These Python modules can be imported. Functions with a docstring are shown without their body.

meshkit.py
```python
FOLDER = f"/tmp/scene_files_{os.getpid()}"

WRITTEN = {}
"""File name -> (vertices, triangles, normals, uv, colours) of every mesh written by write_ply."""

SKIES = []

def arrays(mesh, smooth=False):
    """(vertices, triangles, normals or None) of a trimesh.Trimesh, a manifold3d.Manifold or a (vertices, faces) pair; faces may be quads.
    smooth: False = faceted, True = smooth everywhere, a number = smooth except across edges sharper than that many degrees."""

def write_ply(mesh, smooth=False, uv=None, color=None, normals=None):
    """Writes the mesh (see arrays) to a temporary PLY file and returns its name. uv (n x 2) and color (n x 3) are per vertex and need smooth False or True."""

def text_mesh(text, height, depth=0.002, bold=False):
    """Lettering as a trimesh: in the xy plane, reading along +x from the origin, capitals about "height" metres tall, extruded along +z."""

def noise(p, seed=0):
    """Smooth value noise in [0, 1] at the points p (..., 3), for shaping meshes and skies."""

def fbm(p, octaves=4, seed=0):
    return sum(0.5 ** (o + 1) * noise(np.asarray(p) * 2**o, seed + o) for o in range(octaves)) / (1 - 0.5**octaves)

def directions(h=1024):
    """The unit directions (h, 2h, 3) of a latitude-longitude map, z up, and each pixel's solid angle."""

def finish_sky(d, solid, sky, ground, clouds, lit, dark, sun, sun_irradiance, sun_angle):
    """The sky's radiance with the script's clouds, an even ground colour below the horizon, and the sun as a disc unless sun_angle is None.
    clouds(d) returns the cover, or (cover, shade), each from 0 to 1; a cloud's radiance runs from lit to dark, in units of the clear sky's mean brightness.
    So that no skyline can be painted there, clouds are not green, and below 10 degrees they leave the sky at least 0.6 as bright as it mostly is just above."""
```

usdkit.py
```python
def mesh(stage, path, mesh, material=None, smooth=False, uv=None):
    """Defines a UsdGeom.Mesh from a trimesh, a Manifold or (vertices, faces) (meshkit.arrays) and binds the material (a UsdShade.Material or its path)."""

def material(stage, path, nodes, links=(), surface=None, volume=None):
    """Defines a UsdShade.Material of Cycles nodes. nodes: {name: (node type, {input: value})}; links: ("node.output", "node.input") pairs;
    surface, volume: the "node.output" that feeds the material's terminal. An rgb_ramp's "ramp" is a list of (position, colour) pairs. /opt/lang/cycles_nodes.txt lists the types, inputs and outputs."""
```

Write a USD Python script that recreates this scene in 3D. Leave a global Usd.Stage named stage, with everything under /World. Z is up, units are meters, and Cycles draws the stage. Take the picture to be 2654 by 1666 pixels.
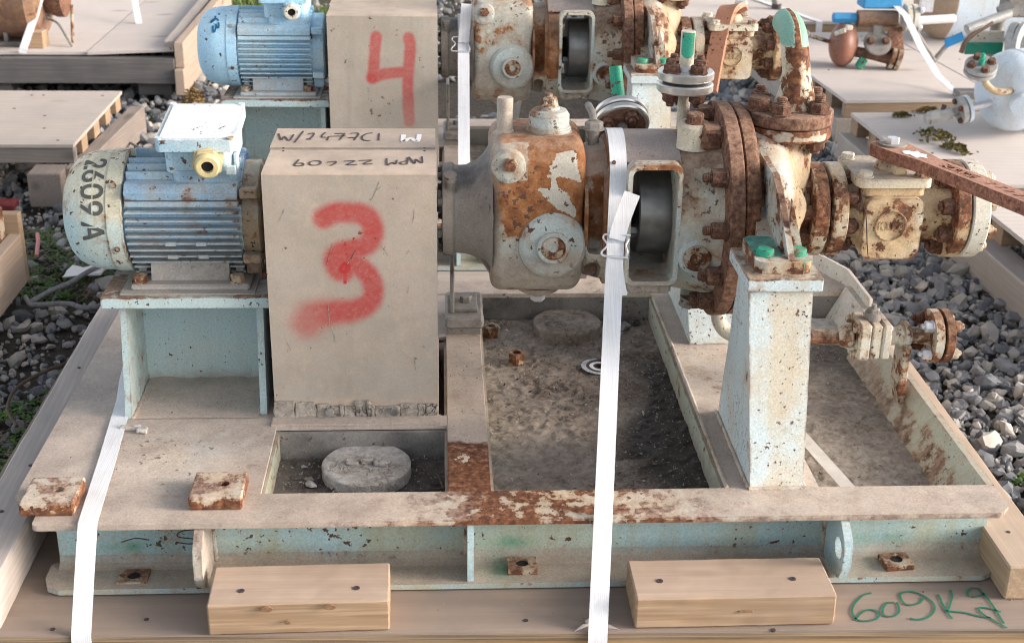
import math, numpy as np, trimesh, usdkit, meshkit
from pxr import Usd, UsdGeom, UsdLux, UsdShade, Gf, Sdf, Vt
from shapely.geometry import Polygon, Point, LineString
import shapely, shapely.affinity
import manifold3d as m3d

stage = Usd.Stage.CreateInMemory()
UsdGeom.SetStageUpAxis(stage, 'Z'); UsdGeom.SetStageMetersPerUnit(stage, 1.0)
W = UsdGeom.Xform.Define(stage, '/World')
UsdGeom.Scope.Define(stage, '/World/Looks')
Z0 = 0.36                      # height of the front skid's top above the ground: all builders work from that top as z = 0

# ------------------------------------------------------------------ camera, sky, sun, exposure
PITCH, YAW, ROLL = math.radians(23.0743), math.radians(3.1996), math.radians(0.9071)
EYE = np.array([0.75694, -2.14398, 1.31030 + Z0])
_f = np.array([math.sin(YAW) * math.cos(PITCH), math.cos(YAW) * math.cos(PITCH), -math.sin(PITCH)])
_r = np.array([math.cos(YAW), -math.sin(YAW), 0]); _u = np.cross(_r, _f)
_R = _r * math.cos(ROLL) + _u * math.sin(ROLL); _U = -_r * math.sin(ROLL) + _u * math.cos(ROLL)
cam = UsdGeom.Camera.Define(stage, '/World/camera')
cam.AddTransformOp().Set(Gf.Matrix4d(*_R, 0, *_U, 0, *(-_f), 0, *EYE, 1))
cam.CreateHorizontalApertureAttr(36.0); cam.CreateVerticalApertureAttr(36.0 * 642 / 1024)
cam.CreateFocalLengthAttr(47.617); cam.CreateClippingRangeAttr(Gf.Vec2f(0.05, 1000))
cam.CreateFStopAttr(7.0); cam.CreateFocusDistanceAttr(2.9)
cam.CreateExposureAttr(1.40)

SUN_EL, SUN_AZ = math.radians(17), math.radians(97)     # azimuth = atan2(x, y) of the direction towards the sun
sdir = np.array([math.sin(SUN_AZ) * math.cos(SUN_EL), math.cos(SUN_AZ) * math.cos(SUN_EL), math.sin(SUN_EL)])
dome = UsdLux.DomeLight.Define(stage, '/World/sky')
dome.GetPrim().SetCustomDataByKey('kind', 'structure')
sky_mat = usdkit.material(stage, '/World/Looks/sky_look', {
    'sky': ('sky_texture', {'sky_type': 'single_scattering', 'sun_disc': False, 'sun_elevation': SUN_EL, 'sun_rotation': SUN_AZ, 'air_density': 1.0, 'aerosol_density': 2.0}),
    'tc': ('texture_coordinate', {}), 'n': ('noise_texture', {'scale': 3.0, 'detail': 5.0, 'roughness': 0.55}),
    'r': ('rgb_ramp', {'ramp': [(0.30, (0.45, 0.45, 0.45)), (0.62, (0.85, 0.85, 0.85))]}),
    'bw': ('rgb_to_bw', {}), 'cl': ('mix', {'mix_type': 'multiply', 'fac': 1.0, 'color2': (1.12, 1.08, 1.06)}),
    'm': ('mix', {}), 'bg': ('background_shader', {'strength': 0.12})},
    [('tc.generated', 'n.vector'), ('n.fac', 'r.fac'), ('sky.color', 'bw.color'), ('bw.val', 'cl.color1'), ('r.color', 'm.fac'),
     ('sky.color', 'm.color1'), ('cl.color', 'm.color2'), ('m.color', 'bg.color')], surface='bg.background')
UsdShade.MaterialBindingAPI.Apply(dome.GetPrim()).Bind(sky_mat)
sun = UsdLux.DistantLight.Define(stage, '/World/sun')
sun.CreateNormalizeAttr(True); sun.CreateIntensityAttr(0.30); sun.CreateAngleAttr(20.0); sun.CreateColorAttr(Gf.Vec3f(1.0, 0.80, 0.62))
_z = sdir; _x = np.cross([0, 0, 1], _z); _x /= np.linalg.norm(_x); _y = np.cross(_z, _x)
sun.AddTransformOp().Set(Gf.Matrix4d(*_x, 0, *_y, 0, *_z, 0, 0, 0, 8, 1))

rng = np.random.default_rng(11)
# ------------------------------------------------------------------ shape helpers (all return trimesh)
def cat(ms): return trimesh.util.concatenate([m for m in ms if m is not None])
def hull(P): return trimesh.convex.convex_hull(np.asarray(P, float))
def box(x0, x1, y0, y1, z0, z1, b=0.0):
    if b <= 0:
        m = trimesh.creation.box((x1 - x0, y1 - y0, z1 - z0)); m.apply_translation(((x0 + x1) / 2, (y0 + y1) / 2, (z0 + z1) / 2)); return m
    b = min(b, .45 * (x1 - x0), .45 * (y1 - y0), .45 * (z1 - z0)); P = []
    for sx in (0, 1):
        for sy in (0, 1):
            for sz in (0, 1):
                c = np.array([(x0, x1)[sx], (y0, y1)[sy], (z0, z1)[sz]]); d = np.array([1 - 2 * sx, 1 - 2 * sy, 1 - 2 * sz]) * b
                for k in range(3): P.append(c + d * [j != k for j in range(3)])
    return hull(P)
def frame(d):
    d = np.asarray(d, float); d = d / np.linalg.norm(d)
    a = np.cross(d, [0, 0, 1.0]) if abs(d[2]) < .9 else np.cross(d, [0, 1.0, 0]); a /= np.linalg.norm(a)
    return d, a, np.cross(d, a)
def lathe(prof, p, d, n=32, ph=0.0):
    """prof: (t, r) pairs along d from p; closed at both ends."""
    d, a, b = frame(d); p = np.asarray(p, float); V = []; rings = []
    prof = list(prof)
    if prof[0][1] > 1e-9: prof = [(prof[0][0], 0)] + prof
    if prof[-1][1] > 1e-9: prof = prof + [(prof[-1][0], 0)]
    th = ph + np.arange(n) * 2 * np.pi / n
    for t, r in prof:
        if r <= 1e-9: rings.append([len(V)]); V.append(p + d * t)
        else:
            rings.append(list(range(len(V), len(V) + n))); V += list(p + d * t + r * (np.cos(th)[:, None] * a + np.sin(th)[:, None] * b))
    F = []
    for A, B in zip(rings[:-1], rings[1:]):
        for i in range(n):
            j = (i + 1) % n
            if len(A) == 1 and len(B) == 1: continue
            if len(A) == 1: F.append((A[0], B[j], B[i]))
            elif len(B) == 1: F.append((A[i], A[j], B[0]))
            else: F += [(A[i], A[j], B[j]), (A[i], B[j], B[i])]
    m = trimesh.Trimesh(V, F, process=False)
    if m.volume < 0: m.invert()
    return m
def cyl(p0, p1, r, n=32, ch=0.0, r2=None):
    p0 = np.asarray(p0, float); p1 = np.asarray(p1, float); L = np.linalg.norm(p1 - p0); r2 = r if r2 is None else r2
    pr = [(0, r), (L, r2)] if ch <= 0 else [(0, r - ch), (ch, r), (L - ch, r2), (L, r2 - ch)]
    return lathe(pr, p0, p1 - p0, n)
def ringm(p0, p1, r0, r1, n=48, ch=.002):
    p0 = np.asarray(p0, float); p1 = np.asarray(p1, float); L = np.linalg.norm(p1 - p0)
    return bdiff(lathe([(0, r1 - ch), (ch, r1), (L - ch, r1), (L, r1 - ch)], p0, p1 - p0, n), cyl(p0 - (p1 - p0) * .3, p1 + (p1 - p0) * .3, r0, n))
def tube(P, r, n=12, cap=True):
    P = np.asarray(P, float); N = len(P); R = np.broadcast_to(r, (N,))
    T = np.gradient(P, axis=0); T /= np.linalg.norm(T, axis=1, keepdims=True)
    _, a, _ = frame(T[0]); V = []; th = np.arange(n) * 2 * np.pi / n
    for i in range(N):
        a = a - T[i] * (a @ T[i]); a /= np.linalg.norm(a); b = np.cross(T[i], a)
        V += list(P[i] + R[i] * (np.cos(th)[:, None] * a + np.sin(th)[:, None] * b))
    F = []
    for i in range(N - 1):
        for k in range(n):
            l = (k + 1) % n; A, B = i * n, (i + 1) * n
            F += [(A + k, A + l, B + l), (A + k, B + l, B + k)]
    if cap:
        V += [P[0], P[-1]]
        for k in range(n):
            l = (k + 1) % n; F += [(N * n, l, k), (N * n + 1, (N - 1) * n + k, (N - 1) * n + l)]
    m = trimesh.Trimesh(V, F, process=False)
    if m.volume < 0: m.invert()
    return m
def curve(P, k=6):
    """Catmull-Rom through P."""
    P = np.asarray(P, float); Q = np.vstack([2 * P[0] - P[1], P, 2 * P[-1] - P[-2]]); out = []
    for i in range(1, len(Q) - 2):
        p0, p1, p2, p3 = Q[i - 1:i + 3]
        for t in np.arange(k) / k:
            out.append(.5 * (2 * p1 + (p2 - p0) * t + (2 * p0 - 5 * p1 + 4 * p2 - p3) * t * t + (3 * p1 - p0 - 3 * p2 + p3) * t ** 3))
    return np.array(out + [P[-1]])
def prism(poly, axis, h0, h1):
    """poly (shapely or point list) in (y,z) for x, (x,z) for y, (x,y) for z; extruded from h0 to h1."""
    if not hasattr(poly, 'geom_type'): poly = Polygon(poly)
    m = trimesh.creation.extrude_polygon(poly, h1 - h0, engine='earcut'); v = np.array(m.vertices); v[:, 2] += h0
    if axis == 'x': v = v[:, [2, 0, 1]]
    if axis == 'y': v = v[:, [0, 2, 1]]
    m = trimesh.Trimesh(v, m.faces, process=False)
    if m.volume < 0: m.invert()
    return m
def rpoly(x0, x1, y0, y1, r): return Polygon([(x0 + r, y0 + r), (x1 - r, y0 + r), (x1 - r, y1 - r), (x0 + r, y1 - r)]).buffer(r, 6)
def man(m):
    m = trimesh.Trimesh(m.vertices, m.faces, process=True)
    return m3d.Manifold(m3d.Mesh(np.asarray(m.vertices, np.float32), np.asarray(m.faces, np.uint32)))
def unman(M):
    k = M.to_mesh(); return trimesh.Trimesh(np.asarray(k.vert_properties[:, :3], float), np.asarray(k.tri_verts), process=False)
def bdiff(a, *bs):
    A = man(a)
    for b in bs: A = A - man(b)
    return unman(A)
def bunion(*ms):
    A = man(ms[0])
    for b in ms[1:]: A = A + man(b)
    return unman(A)
def rot(m, axis, deg, about):
    m = m.copy(); m.apply_transform(trimesh.transformations.rotation_matrix(math.radians(deg), axis, about)); return m
def shift(m, d): m = m.copy(); m.apply_translation(d); return m
def jitter(m, amp, sc, seed=0):
    """push the surface in and out with noise (worn, cast or dented shapes)"""
    m = trimesh.Trimesh(m.vertices, m.faces, process=True); v = np.array(m.vertices)
    n = meshkit.fbm(v * sc + 50, 3, seed) - .5
    m.vertices = v + m.vertex_normals * (n * 2 * amp)[:, None]; return m
def sub(m, s):
    """split every edge longer than s in halves, over and over: long thin triangles do not explode"""
    m = trimesh.Trimesh(m.vertices, m.faces, process=True); v = np.array(m.vertices); f = np.array(m.faces)
    for _ in range(14):
        e = np.sort(f[:, [0, 1, 1, 2, 2, 0]].reshape(-1, 2), 1); key = e[:, 0].astype(np.int64) * len(v) + e[:, 1]
        L = np.linalg.norm(v[e[:, 0]] - v[e[:, 1]], axis=1).reshape(-1, 3)
        long_ = (L > s) & (L > .65 * L.max(1, keepdims=True)); ku = np.unique(key[long_.ravel()])
        if not len(ku): break
        pos_ = np.searchsorted(ku, key); pos_[pos_ == len(ku)] = 0; hit = ku[pos_] == key; mid = np.where(hit, len(v) + pos_, -1).reshape(-1, 3)
        v = np.vstack([v, (v[ku // len(v)] + v[ku % len(v)]) / 2]); n = (mid >= 0).sum(1); out = [f[n == 0]]
        r = np.where(n == 1, np.argmax(mid >= 0, 1), np.where(n == 2, (np.argmin(mid >= 0, 1) + 1) % 3, 0))
        ar = np.arange(len(f))[:, None]; k = (r[:, None] + np.arange(3)) % 3; F = f[ar, k]; Mi = mid[ar, k]      # turned so that the split edges come first
        a, b, c = F.T; x, y, z = Mi.T; q = n == 1; out += [np.stack([a, x, c], 1)[q], np.stack([x, b, c], 1)[q]]
        q = n == 2; out += [np.stack([x, b, y], 1)[q], np.stack([a, x, y], 1)[q], np.stack([a, y, c], 1)[q]]
        q = n == 3; out += [np.stack(t, 1)[q] for t in ((a, x, z), (x, b, y), (z, y, c), (x, y, z))]
        f = np.vstack(out)
    return trimesh.Trimesh(v, f, process=False)
def hexnut(p, d, s, h, stud=0.0, ph=0.0, washer=True):
    """hex head across flats s, height h, standing on p along d; stud = bare threaded end sticking out"""
    d = np.asarray(d, float) / np.linalg.norm(d); p = np.asarray(p, float); r = s / math.sqrt(3); ms = []
    ms.append(lathe([(0, r * .98), (h * .85, r), (h, r * .87)], p, d, 6, ph))
    if washer: ms.append(cyl(p - d * .001, p + d * .0025, r * 1.12, 20))
    if stud > 0:
        k = max(2, int(stud / .0035)); pr = []
        for i in range(k): pr += [(h * .9 + stud * i / k, s * .30), (h * .9 + stud * (i + .5) / k, s * .265)]
        ms.append(lathe(pr + [(h * .9 + stud, s * .24)], p, d, 14))
    return cat(ms)
def ribbon(P, w, n, t=.0006, off=.0006):
    """flat stroke along P (k,3) of width w on a surface with normal n"""
    P = np.asarray(P, float); n = np.asarray(n, float)
    if n.ndim == 1: n = np.broadcast_to(n, P.shape)
    T = np.gradient(P, axis=0); T /= np.linalg.norm(T, axis=1, keepdims=True) + 1e-12
    S = np.cross(T, n); S /= np.linalg.norm(S, axis=1, keepdims=True) + 1e-12
    w = np.broadcast_to(w, (len(P),))[:, None]
    a, b = P + S * w / 2 + n * off, P - S * w / 2 + n * off; c, d = a + n * t, b + n * t; N = len(P)
    V = np.vstack([a, b, c, d]); F = []
    for i in range(N - 1):
        for q in ((2 * N, 3 * N), (N, 0), (0, 2 * N), (3 * N, N)):
            A, B = q; F += [(A + i, A + i + 1, B + i + 1), (A + i, B + i + 1, B + i)]
    for i, fl in ((0, 1), (N - 1, -1)):
        q = [i, 2 * N + i, 3 * N + i, N + i][::fl]; F += [(q[0], q[1], q[2]), (q[0], q[2], q[3])]
    m = trimesh.Trimesh(V, F, process=False); return m
def strap_mesh(P, w, n, t=.0016): return ribbon(P, w, n, t, .0004)
def grid(nx, ny, fn):
    u, v = np.meshgrid(np.linspace(0, 1, nx), np.linspace(0, 1, ny)); P = fn(u.ravel(), v.ravel()); F = []
    for j in range(ny - 1):
        for i in range(nx - 1):
            a = j * nx + i; F += [(a, a + 1, a + nx + 1), (a, a + nx + 1, a + nx)]
    return trimesh.Trimesh(P, F, process=False)

# ------------------------------------------------------------------ scene tree helpers
class T:
    def __init__(s, path, org): s.path, s.org = path, np.asarray(org, float)
counts = {}
def newpath(parent, name):
    k = (parent, name); counts[k] = counts.get(k, 0) + 1; i = counts[k] - 1
    return f'{parent}/{name}' + (f'_{i:03d}' if i else '')
def tag(prim, label=None, cat=None, group=None, kind=None):
    for k, v in (('label', label), ('category', cat), ('group', group), ('kind', kind)):
        if v: prim.SetCustomDataByKey(k, v)
def thing(name, label, cat, loc=(0, 0, -.36), group=None, kind=None):
    p = newpath('/World', name); x = UsdGeom.Xform.Define(stage, p); o = np.asarray(loc, float)
    x.AddTranslateOp().Set(Gf.Vec3d(*(o + [0, 0, Z0]))); tag(x.GetPrim(), label, cat, group, kind); return T(p, o)
def arrays_(mesh, smooth):
    """like meshkit.arrays, faster: vertices split where faces meet at more than the given angle"""
    if smooth is False or smooth is True: return meshkit.arrays(mesh, smooth)
    v, f = np.asarray(mesh.vertices, float), np.asarray(mesh.faces, int)
    fn = np.cross(v[f[:, 1]] - v[f[:, 0]], v[f[:, 2]] - v[f[:, 0]]); ln = np.linalg.norm(fn, axis=1); un_ = fn / np.maximum(ln, 1e-30)[:, None]
    c = f.ravel(); o = np.argsort(c, kind='stable'); cv = c[o]; cf = o // 3; A = fn[cf].copy(); U = un_[cf]; W_ = fn[cf]; cs = math.cos(math.radians(smooth)); k = 1
    while k < len(cv):
        same = cv[k:] == cv[:-k]
        if not same.any(): break
        i = np.nonzero(same)[0]; ok = (U[i] * U[i + k]).sum(1) > cs; i = i[ok]; A[i] += W_[i + k]; A[i + k] += W_[i]; k += 1
    A /= np.maximum(np.linalg.norm(A, axis=1), 1e-30)[:, None]; N = np.empty_like(A); N[o] = A
    q = np.round((N + 1) * 511).astype(np.int64); key = ((c * 1024 + q[:, 0]) * 1024 + q[:, 1]) * 1024 + q[:, 2]
    _, first, inv = np.unique(key, return_index=True, return_inverse=True)
    return v[c[first]], inv.reshape(-1, 3), N[first]
def emit(path, mesh, mat, org, smooth=35, wear=None, wsize=.012):
    if wear is not None: mesh = sub(mesh, wsize)
    v, f, n = arrays_(mesh, smooth)
    m = UsdGeom.Mesh.Define(stage, path)
    m.CreatePointsAttr(Vt.Vec3fArray.FromNumpy((v - org).astype(np.float32)))
    m.CreateFaceVertexCountsAttr(Vt.IntArray.FromNumpy(np.full(len(f), 3, np.int32)))
    m.CreateFaceVertexIndicesAttr(Vt.IntArray.FromNumpy(f.astype(np.int32).ravel()))
    m.CreateSubdivisionSchemeAttr('none')
    if n is not None:
        m.CreateNormalsAttr(Vt.Vec3fArray.FromNumpy(n.astype(np.float32))); m.SetNormalsInterpolation('vertex')
    if wear is not None:
        c = np.ascontiguousarray(np.broadcast_to(np.asarray(wear(v), np.float32), (len(v), 3)))
        UsdGeom.PrimvarsAPI(m).CreatePrimvar('wear', Sdf.ValueTypeNames.Color3fArray, 'vertex').Set(Vt.Vec3fArray.FromNumpy(c))
    UsdShade.MaterialBindingAPI.Apply(m.GetPrim()).Bind(mat)
    return m
def part(parent, name, mesh, mat, label=None, kind=None, smooth=35, wear=None, wsize=.012):
    p = newpath(parent.path, name); m = emit(p, mesh, mat, parent.org, smooth, wear, wsize); tag(m.GetPrim(), label, kind=kind)
    return T(p, parent.org)
def single(name, label, cat_, mesh, mat, group=None, kind=None, smooth=35, wear=None, wsize=.012):
    p = newpath('/World', name); b = mesh.bounds; o = np.array([(b[0][0] + b[1][0]) / 2, (b[0][1] + b[1][1]) / 2, b[0][2]])
    m = emit(p, mesh, mat, o, smooth, wear, wsize); m.AddTranslateOp().Set(Gf.Vec3d(*(o + [0, 0, Z0]))); tag(m.GetPrim(), label, cat_, group, kind)
    return T(p, o)

# ------------------------------------------------------------------ materials
RUST = [(0.25, (.035, .016, .012)), (.42, (.10, .040, .022)), (.55, (.20, .080, .038)), (.68, (.32, .15, .07)), (.82, (.40, .24, .13))]
RUST_DARK = [(0.28, (.05, .024, .018)), (.42, (.13, .062, .040)), (.55, (.21, .11, .070)), (.68, (.30, .175, .115)), (.8, (.36, .24, .17))]
RUST_ORANGE = [(0.25, (.10, .040, .018)), (.45, (.24, .095, .035)), (.6, (.33, .145, .055)), (.75, (.42, .22, .10))]
def wearmat(name, paint, paint2=None, T_=.62, rust=RUST, scale=14., dust=.25, dcol=(.40, .335, .275), up=.35, spots=.5, streak=.3, scol=(.30, .20, .105), rough=.5, edge=0., metal=0., bump=.5, spray=None, halo=.08, kscale=70., fine=1.):
    """worn paint: two paint tones, rust where noise (+ primvar wear.r) passes T_, specks, streaks running down, dust (+ wear.g) most on faces that look up; wear.b adds the second tone or a sprayed colour"""
    paint2 = paint2 or tuple(.8 * c for c in paint)
    N = {'g': ('geometry', {}), 'a': ('attribute', {'attribute': 'wear'}), 'as': ('separate_color', {'color_type': 'rgb'}), 'nz': ('separate_xyz', {}),
         'n1': ('noise_texture', {'scale': scale, 'detail': 8., 'roughness': .64}), 'n2': ('noise_texture', {'scale': scale * 3.3, 'detail': 6., 'roughness': .65}),
         'n3': ('noise_texture', {'scale': 5., 'detail': 4., 'roughness': .6}), 'nf': ('noise_texture', {'scale': 260., 'detail': 3., 'roughness': .7}),
         'n4': ('noise_texture', {'scale': kscale, 'detail': 3., 'roughness': .55}), 'dn': ('map_range', {'from_min': .36, 'from_max': .64, 'clamp': True}), 'n5': ('noise_texture', {'scale': 8., 'detail': 7., 'roughness': .72}),
         'mp': ('mapping', {'scale': (26., 26., 2.2)}), 'ns': ('noise_texture', {'scale': 1., 'detail': 5., 'roughness': .6}),
         'pb': ('math', {'math_type': 'add'}), 'pm': ('map_range', {'from_min': .42, 'from_max': .62, 'clamp': True}),
         'pc': ('mix', {'color1': paint, 'color2': paint2}),
         'sm': ('map_range', {'from_min': .50, 'from_max': .72, 'to_max': streak, 'clamp': True}), 'sc': ('mix', {'color2': scol}),
         'ra': ('math', {'math_type': 'add'}), 'rm': ('map_range', {'from_min': T_, 'from_max': T_ + .03, 'clamp': True}),
         'hm': ('map_range', {'from_min': T_ - halo, 'from_max': T_ + .01, 'to_max': .65, 'clamp': True}), 'hc': ('mix', {'color2': (.33, .20, .10)}),
         'rr': ('rgb_ramp', {'ramp': rust}), 'rc': ('mix', {}),
         'ka': ('math', {'math_type': 'multiply_add', 'value2': .5}), 'km': ('map_range', {'from_min': .925 - .06 * spots, 'from_max': .955 - .06 * spots, 'clamp': True}), 'kc': ('mix', {'color2': (.10, .05, .035)}),
         'd0': ('math', {'math_type': 'multiply_add', 'value2': up, 'value3': dust - .5}), 'd1': ('math', {'math_type': 'add'}), 'd2': ('math', {'math_type': 'add'}),
         'dm': ('map_range', {'from_min': -.05, 'from_max': .55, 'to_max': .92, 'clamp': True}), 'dt': ('mix', {'color1': dcol, 'color2': tuple(.66 * c for c in dcol)}), 'dc': ('mix', {}),
         'fm': ('map_range', {'from_min': .3, 'from_max': .7, 'to_min': 1 - .22 * fine, 'to_max': 1 + .16 * fine}), 'fc': ('mix', {'mix_type': 'multiply', 'fac': 1.0}),
         'b1': ('math', {'math_type': 'multiply'}), 'b2': ('math', {'math_type': 'multiply_add', 'value2': .25}), 'b3': ('math', {'math_type': 'multiply_add', 'value2': -.4}),
         'bp': ('bump', {'strength': bump, 'distance': .0022}),
         'ro': ('map_range', {'to_min': rough, 'to_max': .85}),
         'p': ('principled_bsdf', {'specular_ior_level': .35, 'metallic': metal})}
    L = [('a.color', 'as.color'), ('g.normal', 'nz.vector')] + [('g.position', f'{k}.vector') for k in ('n1', 'n2', 'n3', 'n4', 'n5', 'nf', 'mp')] + [('mp.vector', 'ns.vector'),
         ('n3.fac', 'pb.value1'), ('pb.value', 'pm.value'), ('pm.result', 'pc.fac'), ('ns.fac', 'sm.value'), ('sm.result', 'sc.fac'), ('pc.color', 'sc.color1'),
         ('n1.fac', 'ra.value1'), ('as.r', 'ra.value2'), ('n2.fac', 'rr.fac'), ('sc.color', 'hc.color1'), ('hm.result', 'hc.fac'), ('hc.color', 'rc.color1'), ('rr.color', 'rc.color2'), ('rm.result', 'rc.fac'),
         ('n5.fac', 'ka.value1'), ('n4.fac', 'ka.value3'), ('ka.value', 'km.value'), ('km.result', 'kc.fac'), ('rc.color', 'kc.color1'),
         ('nz.z', 'd0.value1'), ('d0.value', 'd1.value1'), ('n2.fac', 'd1.value2'), ('d1.value', 'd2.value1'), ('as.g', 'd2.value2'), ('d2.value', 'dm.value'), ('dm.result', 'dc.fac'), ('n5.fac', 'dn.value'), ('dn.result', 'dt.fac'), ('kc.color', 'dc.color1'), ('dt.color', 'dc.color2'),
         ('nf.fac', 'fm.value'), ('fm.result', 'fc.color2'), ('n2.fac', 'b1.value1'), ('rm.result', 'b1.value2'), ('nf.fac', 'b2.value1'), ('b1.value', 'b2.value3'), ('rm.result', 'b3.value1'), ('b2.value', 'b3.value3'), ('b3.value', 'bp.height'),
         ('bp.normal', 'p.normal'), ('rm.result', 'ro.value'), ('ro.result', 'p.roughness')]
    rsum = 'ra.value'
    if edge > 0:
        N |= {'bv': ('bevel', {'radius': .008, 'samples': 4}), 'bd': ('vector_math', {'math_type': 'dot_product'}), 'be': ('map_range', {'from_min': .995, 'from_max': .80, 'to_max': edge, 'clamp': True}), 'bx': ('math', {'math_type': 'add'})}
        L += [('bv.bevel', 'bd.vector1'), ('g.normal', 'bd.vector2'), ('bd.value', 'be.value'), ('be.result', 'bx.value1'), ('ra.value', 'bx.value2')]; rsum = 'bx.value'
    L += [(rsum, 'rm.value'), (rsum, 'hm.value')]
    if spray:
        N |= {'sp': ('mix', {'color2': spray})}; L += [('as.b', 'sp.fac'), ('dc.color', 'sp.color1'), ('sp.color', 'fc.color1')]; N['pb'][1]['value2'] = 0.
    else:
        L += [('as.b', 'pb.value2'), ('dc.color', 'fc.color1')]
    L += [('fc.color', 'p.base_color')]
    return usdkit.material(stage, f'/World/Looks/{name}', N, L, surface='p.BSDF')
def plain(name, col, rough=.5, var=.12, scale=40., metal=0., bump=.15, bd=.001, spec=.4):
    return usdkit.material(stage, f'/World/Looks/{name}', {'g': ('geometry', {}), 'n': ('noise_texture', {'scale': scale, 'detail': 5., 'roughness': .6}),
        'm': ('map_range', {'from_min': .3, 'from_max': .7, 'to_min': 1 - var, 'to_max': 1 + var}), 'c': ('mix', {'mix_type': 'multiply', 'fac': 1., 'color1': col}), 'b': ('bump', {'strength': bump, 'distance': bd}),
        'p': ('principled_bsdf', {'roughness': rough, 'metallic': metal, 'specular_ior_level': spec})},
        [('g.position', 'n.vector'), ('n.fac', 'm.value'), ('m.result', 'c.color2'), ('c.color', 'p.base_color'), ('n.fac', 'b.height'), ('b.normal', 'p.normal')], surface='p.BSDF')
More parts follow.
